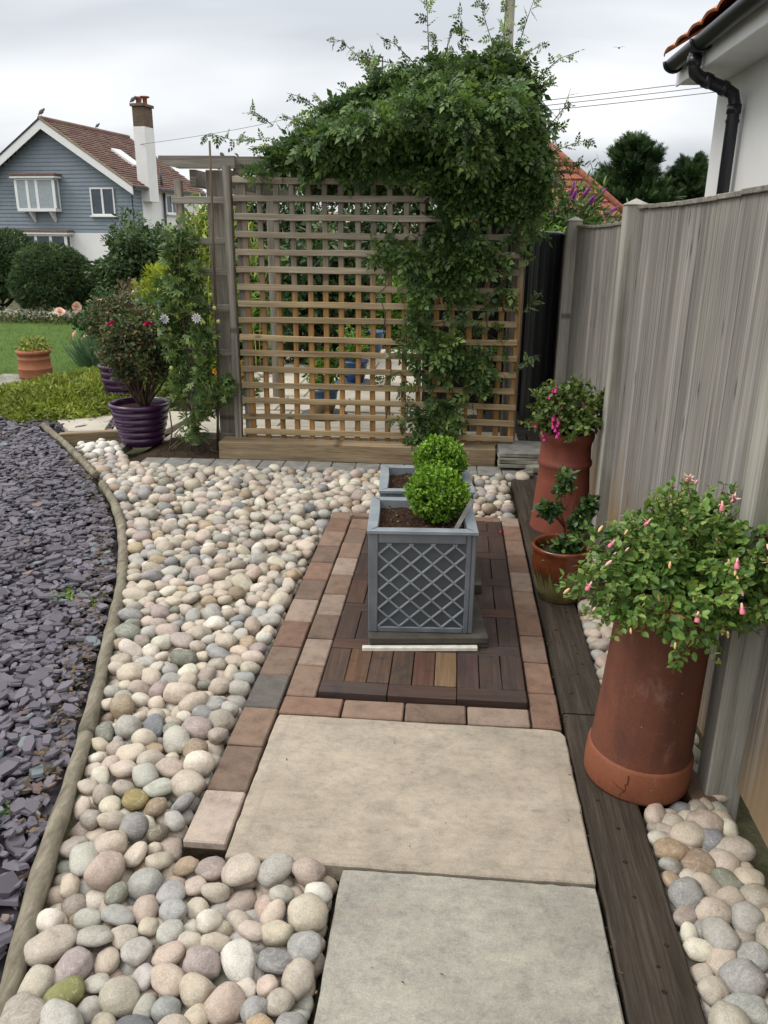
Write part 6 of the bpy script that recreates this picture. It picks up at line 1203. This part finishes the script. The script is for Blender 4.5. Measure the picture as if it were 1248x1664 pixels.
mb.add(V, F, True); e2 = n*2*(seg+1); mb.add([V[e2+k] for k in range(seg+1)], [tuple(range(seg+1))]); mb.build('gutter', MAT['blackplastic'], wh)
for y in (.93, .30): mb = MB(); mb.tube([(-.33+.062*math.cos(math.pi+math.pi*k/10), y, 2.535+.062*math.sin(math.pi+math.pi*k/10)) for k in range(11)], .010, 5); mb.build('gutter_bracket', MAT['blackplastic'], wh)
mb = MB(); rr_ = .036; pts = [(-.33, .42, 2.50), (-.33, .42, 2.42), (-.32, .42, 2.385), (-.285, .425, 2.36), (-.12, .45, 2.30), (-.075, .45, 2.275), (-.06, .45, 2.22), (-.06, .45, .2)]; mb.tube(pts, rr_, 16)
for a, b in (((-.33, .42, 2.47), (-.33, .42, 2.42)), ((-.26, .43, 2.352), (-.22, .435, 2.338)), ((-.15, .446, 2.312), (-.12, .45, 2.30)), ((-.06, .45, 2.22), (-.06, .45, 2.17))): mb.tube([a, b], rr_+.006, 16)
mb.build('downpipe', MAT['blackplastic'], wh)
MB().box(-.10, -.02, .44, .46, 2.12, 2.14, .002).build('pipe_bracket', MAT['blackplastic'], wh)
tm = []
for k in range(3):
    mb = MB(); n = 8; V = []
    for j, (u, lift) in enumerate(((0, .022), (.34, .004))):
        for i in range(n+1): s_ = i/n; prof = .022*math.sin(s_*math.pi*1.0)**.8+random.gauss(0, .0006); V.append((u, -.145+.30*s_, lift+prof))
        for i in range(n+1): s_ = i/n; prof = .022*math.sin(s_*math.pi)**.8; V.append((u, -.145+.30*s_, lift+prof-.014))
    n1 = n+1; F = [(i, i+1, 2*n1+i+1, 2*n1+i) for i in range(n)]+[(i, i+1, n1+i+1, n1+i) for i in range(n)]; mb.add(V, F, False); tm.append(mb.mesh('roof_tile', MAT['orangetile']))
pitch = R(34)
for r in range(9):
    for c_ in range(18):
        u = r*.30; y = .95-c_*.285; 
        o = link('roof_tile', random.choice(tm), wh, (-.35+u*math.cos(pitch), y, 2.585+u*math.sin(pitch)), (0, -pitch, random.gauss(0, .008)))
MB().add([(-.30, -5, 2.56), (-.30, 1.06, 2.56), (2.2, 1.06, 2.56+2.50*math.tan(pitch)), (2.2, -5, 2.56+2.50*math.tan(pitch))], [(0, 1, 2, 3)]).build('roof_underlay', MAT['orangetile'], wh)
n = 170; P = np.concatenate([np.c_[rng.uniform(-.5, .54, n//2), rng.uniform(1.0, 4.2, n//2), np.full(n//2, .004)], np.c_[.392+rng.normal(0, .012, n//2), rng.uniform(1.0, 4.6, n//2), np.full(n//2, .003)]])
s_ = poly_sdf(P[:, :2], [(-.33, 2.6), (.17, 2.6), (.17, 3.65), (-.33, 3.65)])[0]; P = P[s_ < 0]; P[:, 2] += np.where((P[:, 0] > -.41) & (P[:, 0] < .28) & (P[:, 1] > 2.33), .014, 0)
Pc = np.c_[rng.uniform(-1.7, .3, 420), rng.uniform(1.05, 5.0, 420), rng.uniform(-.03, .004, 420)]; Pc = Pc[poly_sdf(Pc[:, :2], polyL)[0] > .02]; P = np.concatenate([P, Pc])
V, F = scatter(*T_DIAM, P, frames(unit(len(P))*[1, 1, .05], unit(len(P))*.15+[0, 0, 1]), rng.uniform(.003, .011, len(P)))
o = link('leaf_debris', np_mesh('leaf_debris', V, F, MAT['brownleaf'], np.repeat(rng.random(len(P)), 4)), kind='stuff'); o['label'] = 'tiny dry leaf fragments scattered over the slabs, bricks and sleepers'; o['category'] = 'leaf litter'
bpy.context.view_layer.update()
